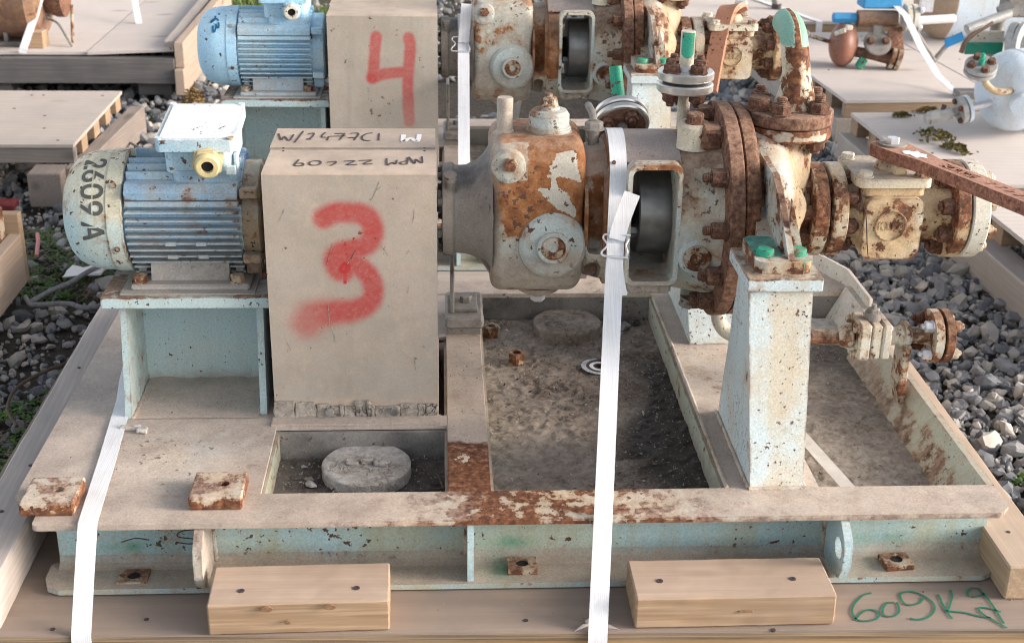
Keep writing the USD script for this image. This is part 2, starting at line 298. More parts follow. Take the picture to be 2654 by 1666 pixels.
def wood(name, base, dark, axis='x', stain=(.30, .27, .25), stainf=.4, ring=90., grain=1., fine=95., top=None):
    """timber: streaks along an axis, growth bands, knots and blotchy weathering"""
    s = {'x': (2.4, fine, fine), 'y': (fine, 2.4, fine), 'z': (fine, fine, 2.4)}[axis]; k = {'x': (.06, 1., 1.), 'y': (1., .06, 1.), 'z': (1., 1., .06)}[axis]
    return usdkit.material(stage, f'/World/Looks/{name}', {'g': ('geometry', {}), 'm1': ('mapping', {'scale': s}), 'n1': ('noise_texture', {'scale': 1., 'detail': 6., 'roughness': .62}),
        'm2': ('mapping', {'scale': k}), 'wv': ('wave_texture', {'wave_type': 'bands', 'bands_direction': 'diagonal', 'scale': ring * .5, 'distortion': 3.2, 'detail': 2., 'detail_scale': .5, 'detail_roughness': .6}),
        'n2': ('noise_texture', {'scale': 6., 'detail': 5., 'roughness': .6}), 'mk': ('mapping', {'scale': {'x': (2.2, 6., 6.), 'y': (6., 2.2, 6.), 'z': (6., 6., 2.2)}[axis]}), 'nk': ('voronoi_texture', {'scale': 1.}), 'km': ('map_range', {'from_min': .16, 'from_max': .05, 'to_max': .8, 'clamp': True}),
        'r1': ('map_range', {'from_min': .36, 'from_max': .64, 'to_max': grain, 'clamp': True}), 'c1': ('mix', {'color1': base, 'color2': dark}), 'r2': ('map_range', {'from_min': .30, 'from_max': 1., 'to_max': .62, 'clamp': True}), 'c2': ('mix', {'color2': dark}),
        'r3': ('map_range', {'from_min': .42, 'from_max': .66, 'to_max': stainf, 'clamp': True}), 'c3': ('mix', {'color2': stain}), 'c4': ('mix', {'color2': tuple(.5 * c for c in dark)}), 'nz': ('separate_xyz', {}), 'tf': ('map_range', {'from_min': .5, 'from_max': .9, 'to_max': .55 if top else 0., 'clamp': True}), 'c0': ('mix', {'color2': top or base}),
        'b': ('bump', {'strength': .35, 'distance': .0015}), 'p': ('principled_bsdf', {'roughness': .8, 'specular_ior_level': .25})},
        [('g.normal', 'nz.vector'), ('nz.z', 'tf.value'), ('tf.result', 'c0.fac'), ('c2.color', 'c0.color1'), ('c0.color', 'c3.color1'), ('g.position', 'm1.vector'), ('m1.vector', 'n1.vector'), ('g.position', 'm2.vector'), ('m2.vector', 'wv.vector'), ('g.position', 'n2.vector'), ('g.position', 'mk.vector'), ('mk.vector', 'nk.vector'), ('n1.fac', 'r1.value'), ('r1.result', 'c1.fac'), ('wv.fac', 'r2.value'), ('r2.result', 'c2.fac'), ('c1.color', 'c2.color1'),
         ('n2.fac', 'r3.value'), ('r3.result', 'c3.fac'), ('nk.distance', 'km.value'), ('km.result', 'c4.fac'), ('c3.color', 'c4.color1'), ('c4.color', 'p.base_color'), ('n1.fac', 'b.height'), ('b.normal', 'p.normal')], surface='p.BSDF')
def mudmat(name, c1, c2, crack=24., cf=.8, bump=.8, wet=False):
    """dried mud and oily dirt with shrinkage cracks; wear.r makes it darker, wear.g dustier"""
    return usdkit.material(stage, f'/World/Looks/{name}', {'g': ('geometry', {}), 'a': ('attribute', {'attribute': 'wear'}), 'as': ('separate_color', {'color_type': 'rgb'}),
        'n1': ('noise_texture', {'scale': 9., 'detail': 7., 'roughness': .68}), 'n2': ('noise_texture', {'scale': 60., 'detail': 5., 'roughness': .7}), 'nw': ('noise_texture', {'scale': 14., 'detail': 3.}),
        'wm': ('mix', {'mix_type': 'add', 'fac': .22}), 'v': ('voronoi_texture', {'feature': 'distance_to_edge', 'scale': crack}), 'vm': ('map_range', {'from_min': .0, 'from_max': .06, 'to_min': 1., 'to_max': 0., 'clamp': True}),
        'cm': ('map_range', {'from_min': .48, 'from_max': .60, 'to_max': cf, 'clamp': True}), 'vc': ('math', {'math_type': 'multiply'}),
        'm1': ('map_range', {'from_min': .38, 'from_max': .64, 'clamp': True}), 'ad': ('math', {'math_type': 'add'}), 'c': ('mix', {'color1': c1, 'color2': c2}), 'cc': ('mix', {'color2': tuple(.3 * x for x in c2)}),
        'dk': ('mix', {'color2': (.018, .016, .016)}), 'du': ('mix', {'color2': (.36, .32, .28)}), 's': ('map_range', {'from_min': .35, 'from_max': .68, 'to_min': .7, 'to_max': 1.25}), 'sc': ('mix', {'mix_type': 'multiply', 'fac': 1.}),
        'fn': ('noise_texture', {'scale': 140., 'detail': 2.}), 'fm': ('map_range', {'from_min': .655, 'from_max': .68, 'to_max': .75, 'clamp': True}), 'fl': ('mix', {'color2': (.40, .36, .31)}), 'h1': ('math', {'math_type': 'multiply_add', 'value2': -.8}), 'h2': ('math', {'math_type': 'add'}), 'b': ('bump', {'strength': bump, 'distance': .006}), 'ro': ('map_range', {'to_min': .9, 'to_max': .45}), 'p': ('principled_bsdf', {'specular_ior_level': .3})},
        [('a.color', 'as.color')] + [('g.position', f'{k}.vector') for k in ('n1', 'n2', 'nw')] + [('g.position', 'wm.color1'), ('nw.color', 'wm.color2'), ('wm.color', 'v.vector'), ('v.distance', 'vm.value'), ('n1.fac', 'cm.value'), ('vm.result', 'vc.value1'), ('cm.result', 'vc.value2'),
         ('n1.fac', 'm1.value'), ('m1.result', 'c.fac'), ('c.color', 'cc.color1'), ('vc.value', 'cc.fac'), ('cc.color', 'du.color1'), ('as.g', 'du.fac'), ('du.color', 'dk.color1'), ('as.r', 'dk.fac'), ('n2.fac', 's.value'), ('s.result', 'sc.color2'), ('dk.color', 'sc.color1'), ('g.position', 'fn.vector'), ('fn.fac', 'fm.value'), ('fm.result', 'fl.fac'), ('sc.color', 'fl.color1'), ('fl.color', 'p.base_color'),
         ('vc.value', 'h1.value1'), ('n2.fac', 'h1.value3'), ('h1.value', 'h2.value1'), ('n1.fac', 'h2.value2'), ('h2.value', 'b.height'), ('b.normal', 'p.normal'), ('as.r', 'ro.value'), ('ro.result', 'p.roughness')], surface='p.BSDF')

RUST_TAN = [(.25, (.11, .055, .036)), (.42, (.21, .125, .080)), (.56, (.31, .205, .135)), (.75, (.40, .30, .215))]
PALE, PALE2, TEAL, BLUE, CREAM = (.50, .61, .63), (.56, .55, .48), (.30, .44, .46), (.30, .49, .62), (.60, .55, .44)
M = {}
M['skid'] = wearmat('skid_paint', (.32, .50, .54), (.43, .46, .37), .655, dust=-.08, up=.50, streak=.45, spots=.6, edge=.12, dcol=(.47, .395, .325))
M['skid_web'] = wearmat('skid_web_paint', (.36, .51, .54), (.42, .48, .40), .655, dust=-.08, up=.50, streak=.45, spots=.5, dcol=(.47, .395, .325), scol=(.34, .30, .17), spray=(.07, .27, .17))
M['skid_top'] = wearmat('skid_top_paint', (.54, .56, .52), (.60, .50, .39), .585, dust=.10, up=.35, streak=.0, spots=.5, scale=22., edge=.10, dcol=(.52, .44, .38), halo=.11)
M['skid_deck'] = wearmat('skid_deck_paint', (.60, .60, .57), (.64, .56, .47), .66, dust=.10, up=.36, streak=.0, spots=.5, scale=9., dcol=(.52, .435, .38), halo=.11)
M['stand'] = wearmat('stand_paint', (.43, .58, .63), (.48, .60, .60), .70, dust=-.15, up=.30, streak=.10, spots=.25, kscale=110., edge=.12)
M['column'] = wearmat('column_paint', (.58, .68, .71), (.60, .56, .46), .675, kscale=125., dust=-.05, up=.2, streak=.45, spots=.5, edge=.18, scol=(.52, .43, .31), dcol=(.60, .52, .40))
M['motor'] = wearmat('motor_paint_worn', (.22, .48, .76), (.42, .55, .62), .66, dust=.04, up=.12, streak=.35, spots=.4, scale=18., edge=.06, dcol=(.40, .36, .33), scol=(.40, .38, .36))
M['cowl'] = wearmat('fan_cover_paint', (.48, .65, .69), (.60, .59, .47), .635, dust=-.12, up=.1, streak=.35, spots=.6, scale=13., edge=.09, scol=(.50, .42, .28))
M['motor4'] = wearmat('motor_paint_blue', (.40, .66, .86), (.52, .70, .80), .76, dust=-.05, up=.1, streak=.2, spots=.1, scol=(.50, .47, .42))
M['tbox'] = wearmat('terminal_box_paint', (.36, .58, .72), (.52, .68, .75), .74, dust=.02, up=.30, streak=.3, spots=.5, dcol=(.72, .74, .74), scol=(.66, .66, .62), edge=.04)
M['endshield'] = wearmat('end_shield_paint', (.45, .50, .48), (.40, .33, .22), .515, rust=RUST_TAN, dust=.1, streak=.5, spots=1., bump=1.)
GU = dict(dust=.16, up=.42, streak=.25, spots=-.6, scol=(.25, .235, .20), bump=.2, fine=.45)  # up, with dcol below: dust plus warm sunlight painted into the guard tops
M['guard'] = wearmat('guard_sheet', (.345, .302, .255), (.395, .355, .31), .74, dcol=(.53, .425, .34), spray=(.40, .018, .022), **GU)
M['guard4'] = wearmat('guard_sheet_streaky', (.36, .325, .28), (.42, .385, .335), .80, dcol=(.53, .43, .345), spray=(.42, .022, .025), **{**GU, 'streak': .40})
M['pump'] = wearmat('pump_paint', (.44, .50, .48), (.48, .46, .40), .545, rust=RUST_ORANGE, scale=11., dust=.0, up=.25, streak=.4, spots=.6, scol=(.34, .23, .13), bump=.9)
M['pump_clean'] = wearmat('pump_paint_kept', (.48, .55, .54), (.50, .49, .42), .60, rust=RUST_ORANGE, scale=11., dust=.05, up=.25, streak=.4, spots=.5, scol=(.36, .26, .15), bump=.8, edge=.07)
M['housing'] = wearmat('housing_paint', (.47, .54, .53), (.50, .46, .37), .585, rust=RUST_TAN, scale=10., dust=.0, up=.25, streak=.45, spots=.9, scol=(.36, .25, .15), bump=.8, halo=.10)
M['over'] = plain('thin_green_overspray', (.10, .27, .22), .6, .5, 60.)
M['cast'] = wearmat('casing_paint', (.51, .54, .51), (.46, .36, .235), .535, scale=12., dust=-.05, up=.2, streak=.45, spots=.6, scol=(.42, .26, .12), bump=.9)
M['rust'] = wearmat('rusted_steel', (.48, .46, .40), (.44, .36, .26), .475, scale=20., dust=-.05, up=.25, streak=.3, spots=.8, bump=1., dcol=(.40, .29, .21))
M['rust_dark'] = wearmat('dark_rusted_steel', (.2, .1, .07), (.2, .1, .07), .20, rust=RUST_DARK, scale=24., dust=-.12, up=.35, streak=.2, spots=.6, bump=1., dcol=(.36, .24, .18))
M['bolt'] = wearmat('rusted_bolt', (.2, .1, .07), (.2, .1, .07), .20, rust=[(.3, (.05, .022, .016)), (.5, (.12, .055, .035)), (.7, (.21, .11, .07))], scale=40., dust=-.12, up=.30, streak=.0, spots=.4, bump=.8, dcol=(.36, .25, .18))
M['cream'] = wearmat('cream_valve_paint', (.57, .56, .49), (.56, .43, .27), .565, rust=RUST, scale=16., dust=-.05, up=.25, streak=.35, spots=.7, scol=(.46, .28, .12), bump=.8, dcol=(.56, .48, .38), edge=.10)
M['cream_pale'] = wearmat('pale_flange_paint', (.66, .66, .60), (.64, .58, .46), .68, scale=16., dust=-.1, up=.2, streak=.2, spots=.5, scol=(.56, .44, .28))
M['lever'] = wearmat('lever_iron', (.30, .13, .085), (.34, .16, .11), .30, rust=[(.3, (.14, .055, .038)), (.5, (.24, .105, .07)), (.7, (.33, .165, .115))], scale=30., dust=-.02, up=.40, streak=.0, spots=.9, bump=.9, dcol=(.52, .29, .21))
M['lever4'] = wearmat('lever_iron_orange', (.42, .20, .12), (.45, .22, .14), .85, scale=30., dust=-.15, up=.25, streak=.0, spots=.4, bump=.5, dcol=(.50, .30, .20))
M['dirty'] = wearmat('greasy_grey_iron', (.27, .26, .245), (.085, .083, .085), .75, dust=.12, up=.25, streak=.3, spots=.5, scol=(.10, .10, .10), bump=1.2, dcol=(.34, .31, .28))
M['black'] = plain('black_recess', (.018, .017, .018), .8)
M['hub'] = plain('bare_dark_steel', (.30, .305, .30), .40, .30, 18., metal=.8, bump=.2)
M['steel'] = plain('bright_steel', (.70, .68, .65), .26, .12, 60., metal=.9, bump=.1)
M['zinc'] = plain('zinc_plated', (.66, .68, .72), .35, .1, 60., metal=.7, bump=.1)
M['sheet'] = wearmat('grey_cover_sheet', (.27, .24, .235), (.31, .28, .26), .72, dust=.15, up=.3, streak=.1, spots=.6, dcol=(.34, .29, .27))
M['green'] = wearmat('green_marker_paint', (.02, .30, .19), (.05, .37, .25), .62, dust=-.35, up=.1, streak=0., spots=.8)
M['strap_dusty'] = plain('dusty_strapping', (.50, .47, .44), .6, .15, 30.)
M['strap'] = usdkit.material(stage, '/World/Looks/white_strapping', {'g': ('geometry', {}), 'w': ('wave_texture', {'wave_type': 'bands', 'bands_direction': 'x', 'scale': 85., 'distortion': .6, 'detail': 1.}), 'n': ('noise_texture', {'scale': 16., 'detail': 6., 'roughness': .65}), 'mp': ('mapping', {'scale': (420., 9., 9.)}), 'n2': ('noise_texture', {'scale': 1., 'detail': 3.}),
    'm': ('map_range', {'from_min': .50, 'from_max': .72, 'to_max': .35, 'clamp': True}), 'c': ('mix', {'color1': (.78, .80, .84), 'color2': (.52, .50, .47)}), 'm2': ('map_range', {'from_min': .3, 'from_max': .7, 'to_min': .90, 'to_max': 1.05}), 'c2': ('mix', {'mix_type': 'multiply', 'fac': 1.}), 'b': ('bump', {'strength': .2, 'distance': .0008}), 'p': ('principled_bsdf', {'roughness': .5, 'specular_ior_level': .4})},
    [('g.position', 'w.vector'), ('g.position', 'n.vector'), ('g.position', 'mp.vector'), ('mp.vector', 'n2.vector'), ('n.fac', 'm.value'), ('m.result', 'c.fac'), ('n2.fac', 'm2.value'), ('c.color', 'c2.color1'), ('m2.result', 'c2.color2'), ('c2.color', 'p.base_color'), ('w.fac', 'b.height'), ('b.normal', 'p.normal')], surface='p.BSDF')
M['yellow'] = plain('brass_gland', (.58, .47, .27), .4, .25, 60.)
M['yellowp'] = plain('yellow_plastic', (.60, .52, .28), .4, .1, 60.)
M['ink'] = plain('black_marker', (.06, .045, .05), .6, .2, 80.)
M['ink_g'] = plain('green_marker_ink', (.02, .16, .10), .6, .2, 80.)
M['ink_b'] = plain('blue_marker_ink', (.01, .12, .26), .5, .2, 80.)
M['white'] = plain('white_paint_mark', (.86, .86, .86), .5, .05, 60.)
M['stencil'] = plain('grey_stencil_paint', (.085, .09, .085), .6, .25, 50.)
M['mud'] = mudmat('dry_mud', (.36, .31, .265), (.22, .175, .145), bump=.55)
M['mud_dark'] = mudmat('dark_oily_mud', (.12, .104, .095), (.055, .049, .046), crack=18., bump=.6)
M['mudcake'] = mudmat('cracked_mud_cake', (.42, .375, .325), (.33, .295, .26), crack=30., cf=1., bump=1.2)
M['cap'] = mudmat('dusty_cap', (.56, .54, .52), (.42, .38, .34), crack=26., cf=.5)
M['ply'] = wood('plywood_face', (.49, .435, .39), (.42, .37, .335), 'x', (.33, .31, .30), .45, 30., .8)
M['ply_brown'] = wood('plywood_face_brown', (.33, .262, .215), (.275, .22, .185), 'x', (.22, .195, .18), .55, 20., .7)
M['ply_light'] = wood('plywood_face_light', (.60, .55, .52), (.52, .47, .44), 'x', (.46, .43, .41), .35, 30., .7)
M['ply_edge'] = wood('plywood_edge', (.40, .30, .19), (.13, .09, .06), 'x', (.2, .16, .12), .3, 60.)
M['pine'] = wood('sawn_pine', (.46, .33, .215), (.31, .205, .125), 'x', (.33, .25, .19), .5, 40., fine=170., top=(.52, .42, .36))
M['pine_y'] = wood('sawn_pine_long', (.50, .37, .25), (.34, .235, .15), 'y', (.38, .30, .23), .45, 40., fine=170., top=(.56, .47, .40))
M['pine_front'] = wood('yellow_pine_board', (.50, .34, .19), (.38, .24, .12), 'x', (.34, .24, .16), .35)
M['grey_x'] = wood('weathered_board', (.30, .27, .25), (.20, .18, .17), 'x', (.16, .15, .14), .5)
M['grey_dark'] = wood('dark_weathered_board', (.17, .16, .16), (.11, .105, .105), 'x', (.09, .09, .09), .5)
M['grey_mid'] = wood('brown_grey_bearer', (.31, .265, .235), (.23, .195, .175), 'y', (.20, .18, .17), .45)
M['grey_y'] = wood('weathered_board_long', (.47, .425, .39), (.38, .34, .31), 'y', (.32, .30, .28), .45)
M['tan_y'] = wood('tan_board_long', (.46, .36, .29), (.36, .28, .22), 'y', (.36, .30, .26), .4)
M['tan_x'] = wood('tan_board', (.42, .31, .21), (.31, .22, .145), 'x', (.26, .20, .16), .4)

# measured strokes of the writing and outlines of paint patches, in metres on the surface that carries them
KG = [[[1.562,-0.031,-0.152],[1.541,-0.041,-0.152],[1.518,-0.068,-0.152],[1.508,-0.091,-0.152],[1.509,-0.111,-0.152],[1.519,-0.119,-0.152],[1.541,-0.116,-0.152],[1.554,-0.105,-0.152],[1.556,-0.09,-0.152],[1.542,-0.085,-0.152],[1.526,-0.093,-0.152],[1.506,-0.115,-0.152]],[[1.596,-0.063,-0.152],[1.581,-0.065,-0.152],[1.568,-0.083,-0.152],[1.564,-0.101,-0.152],[1.573,-0.107,-0.152],[1.588,-0.102,-0.152],[1.598,-0.086,-0.152],[1.601,-0.063,-0.152]],[[1.656,-0.049,-0.152],[1.644,-0.065,-0.152],[1.628,-0.072,-0.152],[1.615,-0.069,-0.152],[1.612,-0.054,-0.152],[1.615,-0.038,-0.152],[1.625,-0.031,-0.152],[1.642,-0.03,-0.152],[1.657,-0.042,-0.152],[1.667,-0.063,-0.152],[1.666,-0.082,-0.152],[1.654,-0.102,-0.152],[1.636,-0.115,-0.152],[1.619,-0.117,-0.152],[1.609,-0.113,-0.152]],[[1.715,-0.027,-0.152],[1.712,-0.046,-0.152],[1.69,-0.087,-0.152],[1.684,-0.093,-0.152]],[[1.687,-0.04,-0.152],[1.684,-0.091,-0.152],[1.687,-0.117,-0.152]],[[1.684,-0.093,-0.152],[1.717,-0.099,-0.152],[1.74,-0.111,-0.152],[1.76,-0.116,-0.152]],[[1.777,-0.04,-0.152],[1.757,-0.049,-0.152],[1.747,-0.047,-0.152],[1.745,-0.035,-0.152],[1.756,-0.023,-0.152],[1.77,-0.023,-0.152],[1.773,-0.038,-0.152],[1.777,-0.071,-0.152],[1.777,-0.134,-0.152]],[[1.785,-0.099,-0.152],[1.768,-0.087,-0.152],[1.753,-0.084,-0.152],[1.746,-0.091,-0.152],[1.75,-0.107,-0.152],[1.762,-0.125,-0.152],[1.777,-0.148,-0.152]]]
REAR = [[[0.408,0.711,0.533],[0.419,0.66,0.533],[0.423,0.688,0.533],[0.436,0.655,0.533],[0.441,0.704,0.533]],[[0.459,0.731,0.533],[0.449,0.641,0.533]],[[0.471,0.705,0.533],[0.48,0.716,0.533],[0.484,0.708,0.533],[0.48,0.676,0.533],[0.472,0.667,0.533],[0.482,0.666,0.533]],[[0.507,0.721,0.533],[0.502,0.695,0.533],[0.504,0.682,0.533],[0.511,0.682,0.533]],[[0.516,0.659,0.533],[0.517,0.685,0.533],[0.529,0.691,0.533],[0.553,0.692,0.533]],[[0.528,0.711,0.533],[0.551,0.713,0.533]],[[0.549,0.711,0.533],[0.542,0.663,0.533]],[[0.561,0.713,0.533],[0.579,0.713,0.533],[0.572,0.659,0.533]],[[0.558,0.678,0.533],[0.575,0.68,0.533]],[[0.609,0.717,0.533],[0.597,0.711,0.533],[0.588,0.689,0.533],[0.591,0.663,0.533],[0.601,0.655,0.533],[0.607,0.659,0.533]],[[0.623,0.712,0.533],[0.624,0.657,0.533]]]
REARM = [[[0.676,0.702,0.533],[0.677,0.648,0.533],[0.691,0.676,0.533],[0.706,0.648,0.533],[0.71,0.705,0.533]]]
FRONT = [[[0.47,0.513,0.533],[0.465,0.474,0.533],[0.48,0.47,0.533],[0.482,0.482,0.533],[0.477,0.49,0.533],[0.469,0.485,0.533]],[[0.502,0.505,0.533],[0.494,0.496,0.533],[0.494,0.482,0.533],[0.5,0.474,0.533],[0.511,0.476,0.533],[0.516,0.49,0.533],[0.512,0.503,0.533],[0.502,0.505,0.533]],[[0.528,0.493,0.533],[0.537,0.499,0.533],[0.545,0.499,0.533],[0.544,0.485,0.533],[0.536,0.471,0.533]],[[0.561,0.502,0.533],[0.582,0.505,0.533],[0.574,0.488,0.533],[0.57,0.476,0.533],[0.589,0.479,0.533]],[[0.591,0.505,0.533],[0.616,0.51,0.533],[0.606,0.493,0.533],[0.602,0.481,0.533],[0.619,0.485,0.533]],[[0.646,0.522,0.533],[0.649,0.474,0.533],[0.658,0.493,0.533],[0.665,0.482,0.533],[0.667,0.51,0.533]],[[0.688,0.528,0.533],[0.688,0.485,0.533],[0.677,0.482,0.533],[0.675,0.493,0.533],[0.686,0.505,0.533]],[[0.691,0.533,0.533],[0.703,0.485,0.533],[0.705,0.516,0.533],[0.718,0.49,0.533],[0.717,0.536,0.533]]]
RED3 = [[[0.523,0.42,0.441],[0.548,0.42,0.452],[0.577,0.42,0.452],[0.602,0.42,0.447],[0.618,0.42,0.428],[0.617,0.42,0.401],[0.604,0.42,0.383],[0.579,0.42,0.375],[0.553,0.42,0.368],[0.54,0.42,0.352],[0.548,0.42,0.332],[0.56,0.42,0.328]],[[0.561,0.42,0.352],[0.586,0.42,0.343],[0.611,0.42,0.316],[0.618,0.42,0.284],[0.605,0.42,0.257],[0.575,0.42,0.243],[0.532,0.42,0.239],[0.498,0.42,0.232],[0.48,0.42,0.218]],[[0.56,0.42,0.325],[0.561,0.42,0.305]]]
B583 = [[[0.0468,2.2059,0.5096],[0.0483,2.1968,0.5037],[0.0433,2.1901,0.4985],[0.0361,2.1846,0.4938],[0.0346,2.1875,0.4964],[0.0398,2.1926,0.5006],[0.0485,2.1954,0.5027],[0.0558,2.1921,0.5001],[0.0582,2.1871,0.496]],[[0.0591,2.1836,0.4928],[0.061,2.1757,0.4847],[0.0594,2.1702,0.4781],[0.0542,2.1729,0.4814],[0.0511,2.1797,0.489],[0.0522,2.1738,0.4825],[0.0507,2.1673,0.4742],[0.0483,2.1631,0.4679],[0.0446,2.1624,0.4668],[0.0424,2.1673,0.4741],[0.0416,2.1761,0.4852]],[[0.0589,2.2168,0.5154],[0.0579,2.2094,0.5116]]]
RED4 = [[[0.557,0.42,0.467],[0.552,0.42,0.425],[0.547,0.42,0.372],[0.541,0.42,0.336]],[[0.541,0.42,0.336],[0.582,0.42,0.351],[0.656,0.42,0.358]],[[0.658,0.42,0.464],[0.662,0.42,0.432],[0.656,0.42,0.372],[0.652,0.42,0.319],[0.653,0.42,0.265],[0.655,0.42,0.199]]]
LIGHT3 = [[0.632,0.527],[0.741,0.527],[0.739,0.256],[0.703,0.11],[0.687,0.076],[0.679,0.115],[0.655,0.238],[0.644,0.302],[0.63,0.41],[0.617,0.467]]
CHIP = [[0.984,0.539],[0.99,0.554],[1.026,0.56],[1.031,0.527],[1.038,0.498],[0.994,0.511],[0.985,0.503],[0.991,0.488],[1.011,0.469],[1.03,0.439],[1.029,0.423],[0.996,0.439],[0.977,0.456],[0.951,0.482],[0.979,0.485],[0.98,0.504],[0.972,0.509],[0.981,0.514],[0.976,0.53]]
CHIP2 = [[0.859,0.568],[0.934,0.571],[0.932,0.501],[0.866,0.498]]
M['elbow'] = wearmat('elbow_pipe_paint', (.60, .56, .45), (.62, .58, .48), .545, scale=20., dust=-.1, up=.15, streak=.2, spots=.4, spray=(.20, .38, .30), bump=.8)
M['dirtyfoot'] = wearmat('dusty_motor_foot', (.44, .50, .52), (.44, .42, .40), .72, dust=.42, up=.3, streak=.2, spots=.3, dcol=(.42, .385, .35))
M['dirtyfoot4'] = wearmat('pale_motor_foot', (.46, .62, .74), (.52, .58, .58), .76, dust=.20, up=.3, streak=.2, spots=.2, dcol=(.50, .46, .42))
M['disc_white'] = plain('scuffed_white', (.50, .52, .56), .5, .5, 160.)
M['red'] = plain('red_print', (.50, .07, .08), .5, .4, 150.); M['red_dark'] = plain('dark_red_plastic', (.16, .025, .03), .6, .3, 50.); M['pink'] = plain('pink_plastic', (.65, .25, .24), .5, .2, 50.)
M['stone_pale'] = plain('pale_stone', (.30, .32, .31), .8, .4, 60., bump=.6, bd=.003); M['stone_grey'] = plain('grey_stone', (.21, .21, .21), .8, .4, 60., bump=.6, bd=.003)
M['bark'] = plain('brown_twig', (.10, .070, .055), .85, .4, 90., bump=.5); M['bark_grey'] = plain('grey_twig', (.22, .225, .24), .85, .35, 90., bump=.5)
M['brown'] = wearmat('brown_iron', (.15, .085, .060), (.20, .11, .07), .60, rust=RUST_DARK, scale=12., dust=.05, up=.3, streak=.3, spots=.3, dcol=(.34, .25, .20))
M['brown_pale'] = wearmat('stained_dome', (.38, .28, .20), (.30, .20, .14), .70, dust=.05, up=.3, streak=.5, spots=.2)
M['float'] = wearmat('primer_float', (.20, .085, .060), (.26, .115, .08), .80, scale=10., dust=-.05, up=.15, streak=.15, spots=.1, dcol=(.36, .22, .17), rough=.4)
M['blue'] = plain('blue_plastic', (.05, .28, .56), .45, .1, 30.)
M['vessel'] = wearmat('white_vessel_paint', (.60, .70, .80), (.58, .64, .68), .80, dust=-.16, up=.1, streak=.12, spots=-.8, rough=.35, bump=.15)
M['steel_dull'] = plain('dull_flange_steel', (.40, .40, .39), .5, .2, 50., metal=.4)
M['moss'] = plain('olive_moss', (.105, .085, .022), .95, .5, 60.); M['moss2'] = plain('golden_moss', (.21, .13, .040), .95, .5, 60.)
M['leaf'] = plain('weed_leaf', (.075, .155, .025), .6, .4, 25.); M['leaf2'] = plain('dark_weed_leaf', (.05, .10, .025), .6, .4, 25.); M['straw'] = plain('dead_stalk', (.19, .155, .12), .8, .3, 25.); M['grass'] = plain('grass_blade', (.14, .19, .05), .7, .4, 12.)
M['stone_mix'] = usdkit.material(stage, '/World/Looks/limestone_lump', {'o': ('object_info', {}), 'g': ('geometry', {}), 'n': ('noise_texture', {'scale': 24., 'detail': 7., 'roughness': .7}), 'ml': ('math', {'math_type': 'multiply_add', 'value2': .30}), 'mx': ('math', {'math_type': 'multiply_add', 'value2': .60, 'value3': .06}),
    'r': ('rgb_ramp', {'ramp': [(.15, (.09, .10, .115)), (.35, (.18, .19, .21)), (.52, (.29, .295, .30)), (.70, (.42, .40, .37)), (.88, (.56, .54, .51))]}), 'b': ('bump', {'strength': .9, 'distance': .006}), 'p': ('principled_bsdf', {'roughness': .85, 'specular_ior_level': .25})},
    [('g.position', 'n.vector'), ('n.fac', 'mx.value1'), ('o.random', 'ml.value1'), ('mx.value', 'ml.value3'), ('ml.value', 'r.fac'), ('r.color', 'p.base_color'), ('n.fac', 'b.height'), ('b.normal', 'p.normal')], surface='p.BSDF')
M['lid_white'] = wearmat('chalky_white_lid', (.78, .84, .88), (.66, .72, .76), .80, dust=-.5, up=.05, streak=.4, spots=-.2, scol=(.62, .66, .68))
M['knot'] = plain('wood_knot', (.26, .15, .085), .8, .35, 120.)

# ------------------------------------------------------------------ ground
def gz(x, y): return -.40 + .035 * (meshkit.fbm(np.stack([np.asarray(x) * 1.6, np.asarray(y) * 1.6, 0 * np.asarray(x)], -1), 3, 5) - .5) * 2
g1 = grid(240, 240, lambda u, v: np.stack([-4 + 11 * u, -2 + 12 * v, gz(-4 + 11 * u, -2 + 12 * v)], -1))
inner = np.array([[-4, -2], [7, -2], [7, 10], [-4, 10]], float); outer = np.array([[-400, -300], [400, -300], [400, 600], [-400, 600]], float)
rim = np.vstack([np.c_[inner, gz(inner[:, 0], inner[:, 1]) - .02], np.c_[outer, np.full(4, -.45)]])
rf = []
for i in range(4):
    j = (i + 1) % 4; rf += [(i, 4 + i, 4 + j), (i, 4 + j, j)]
g2 = trimesh.Trimesh(rim, rf, process=False)
if g2.face_normals[:, 2].mean() < 0: g2.invert()
ground_mat = usdkit.material(stage, '/World/Looks/gravel_earth', {'g': ('geometry', {}), 'n1': ('noise_texture', {'scale': 1.4, 'detail': 5., 'roughness': .6}), 'n2': ('noise_texture', {'scale': 45., 'detail': 6., 'roughness': .7}),
    'r': ('rgb_ramp', {'ramp': [(.3, (.035, .032, .030)), (.5, (.075, .066, .055)), (.7, (.13, .115, .10))]}), 'gm': ('map_range', {'from_min': .52, 'from_max': .66, 'to_max': .5, 'clamp': True}), 'c': ('mix', {'color2': (.06, .085, .03)}),
    'b': ('bump', {'strength': 1., 'distance': .02}), 'p': ('principled_bsdf', {'roughness': .9, 'specular_ior_level': .2})},
    [('g.position', 'n1.vector'), ('g.position', 'n2.vector'), ('n2.fac', 'r.fac'), ('n1.fac', 'gm.value'), ('r.color', 'c.color1'), ('gm.result', 'c.fac'), ('c.color', 'p.base_color'), ('n2.fac', 'b.height'), ('b.normal', 'p.normal')], surface='p.BSDF')
gm_ = cat([g1, g2]); pth = '/World/ground'
g_ = emit(pth, gm_, ground_mat, np.zeros(3), smooth=True); g_.AddTranslateOp().Set(Gf.Vec3d(0, 0, Z0)); tag(g_.GetPrim(), 'dark stony earth of the storage yard under pallets and gravel', 'ground', kind='structure')

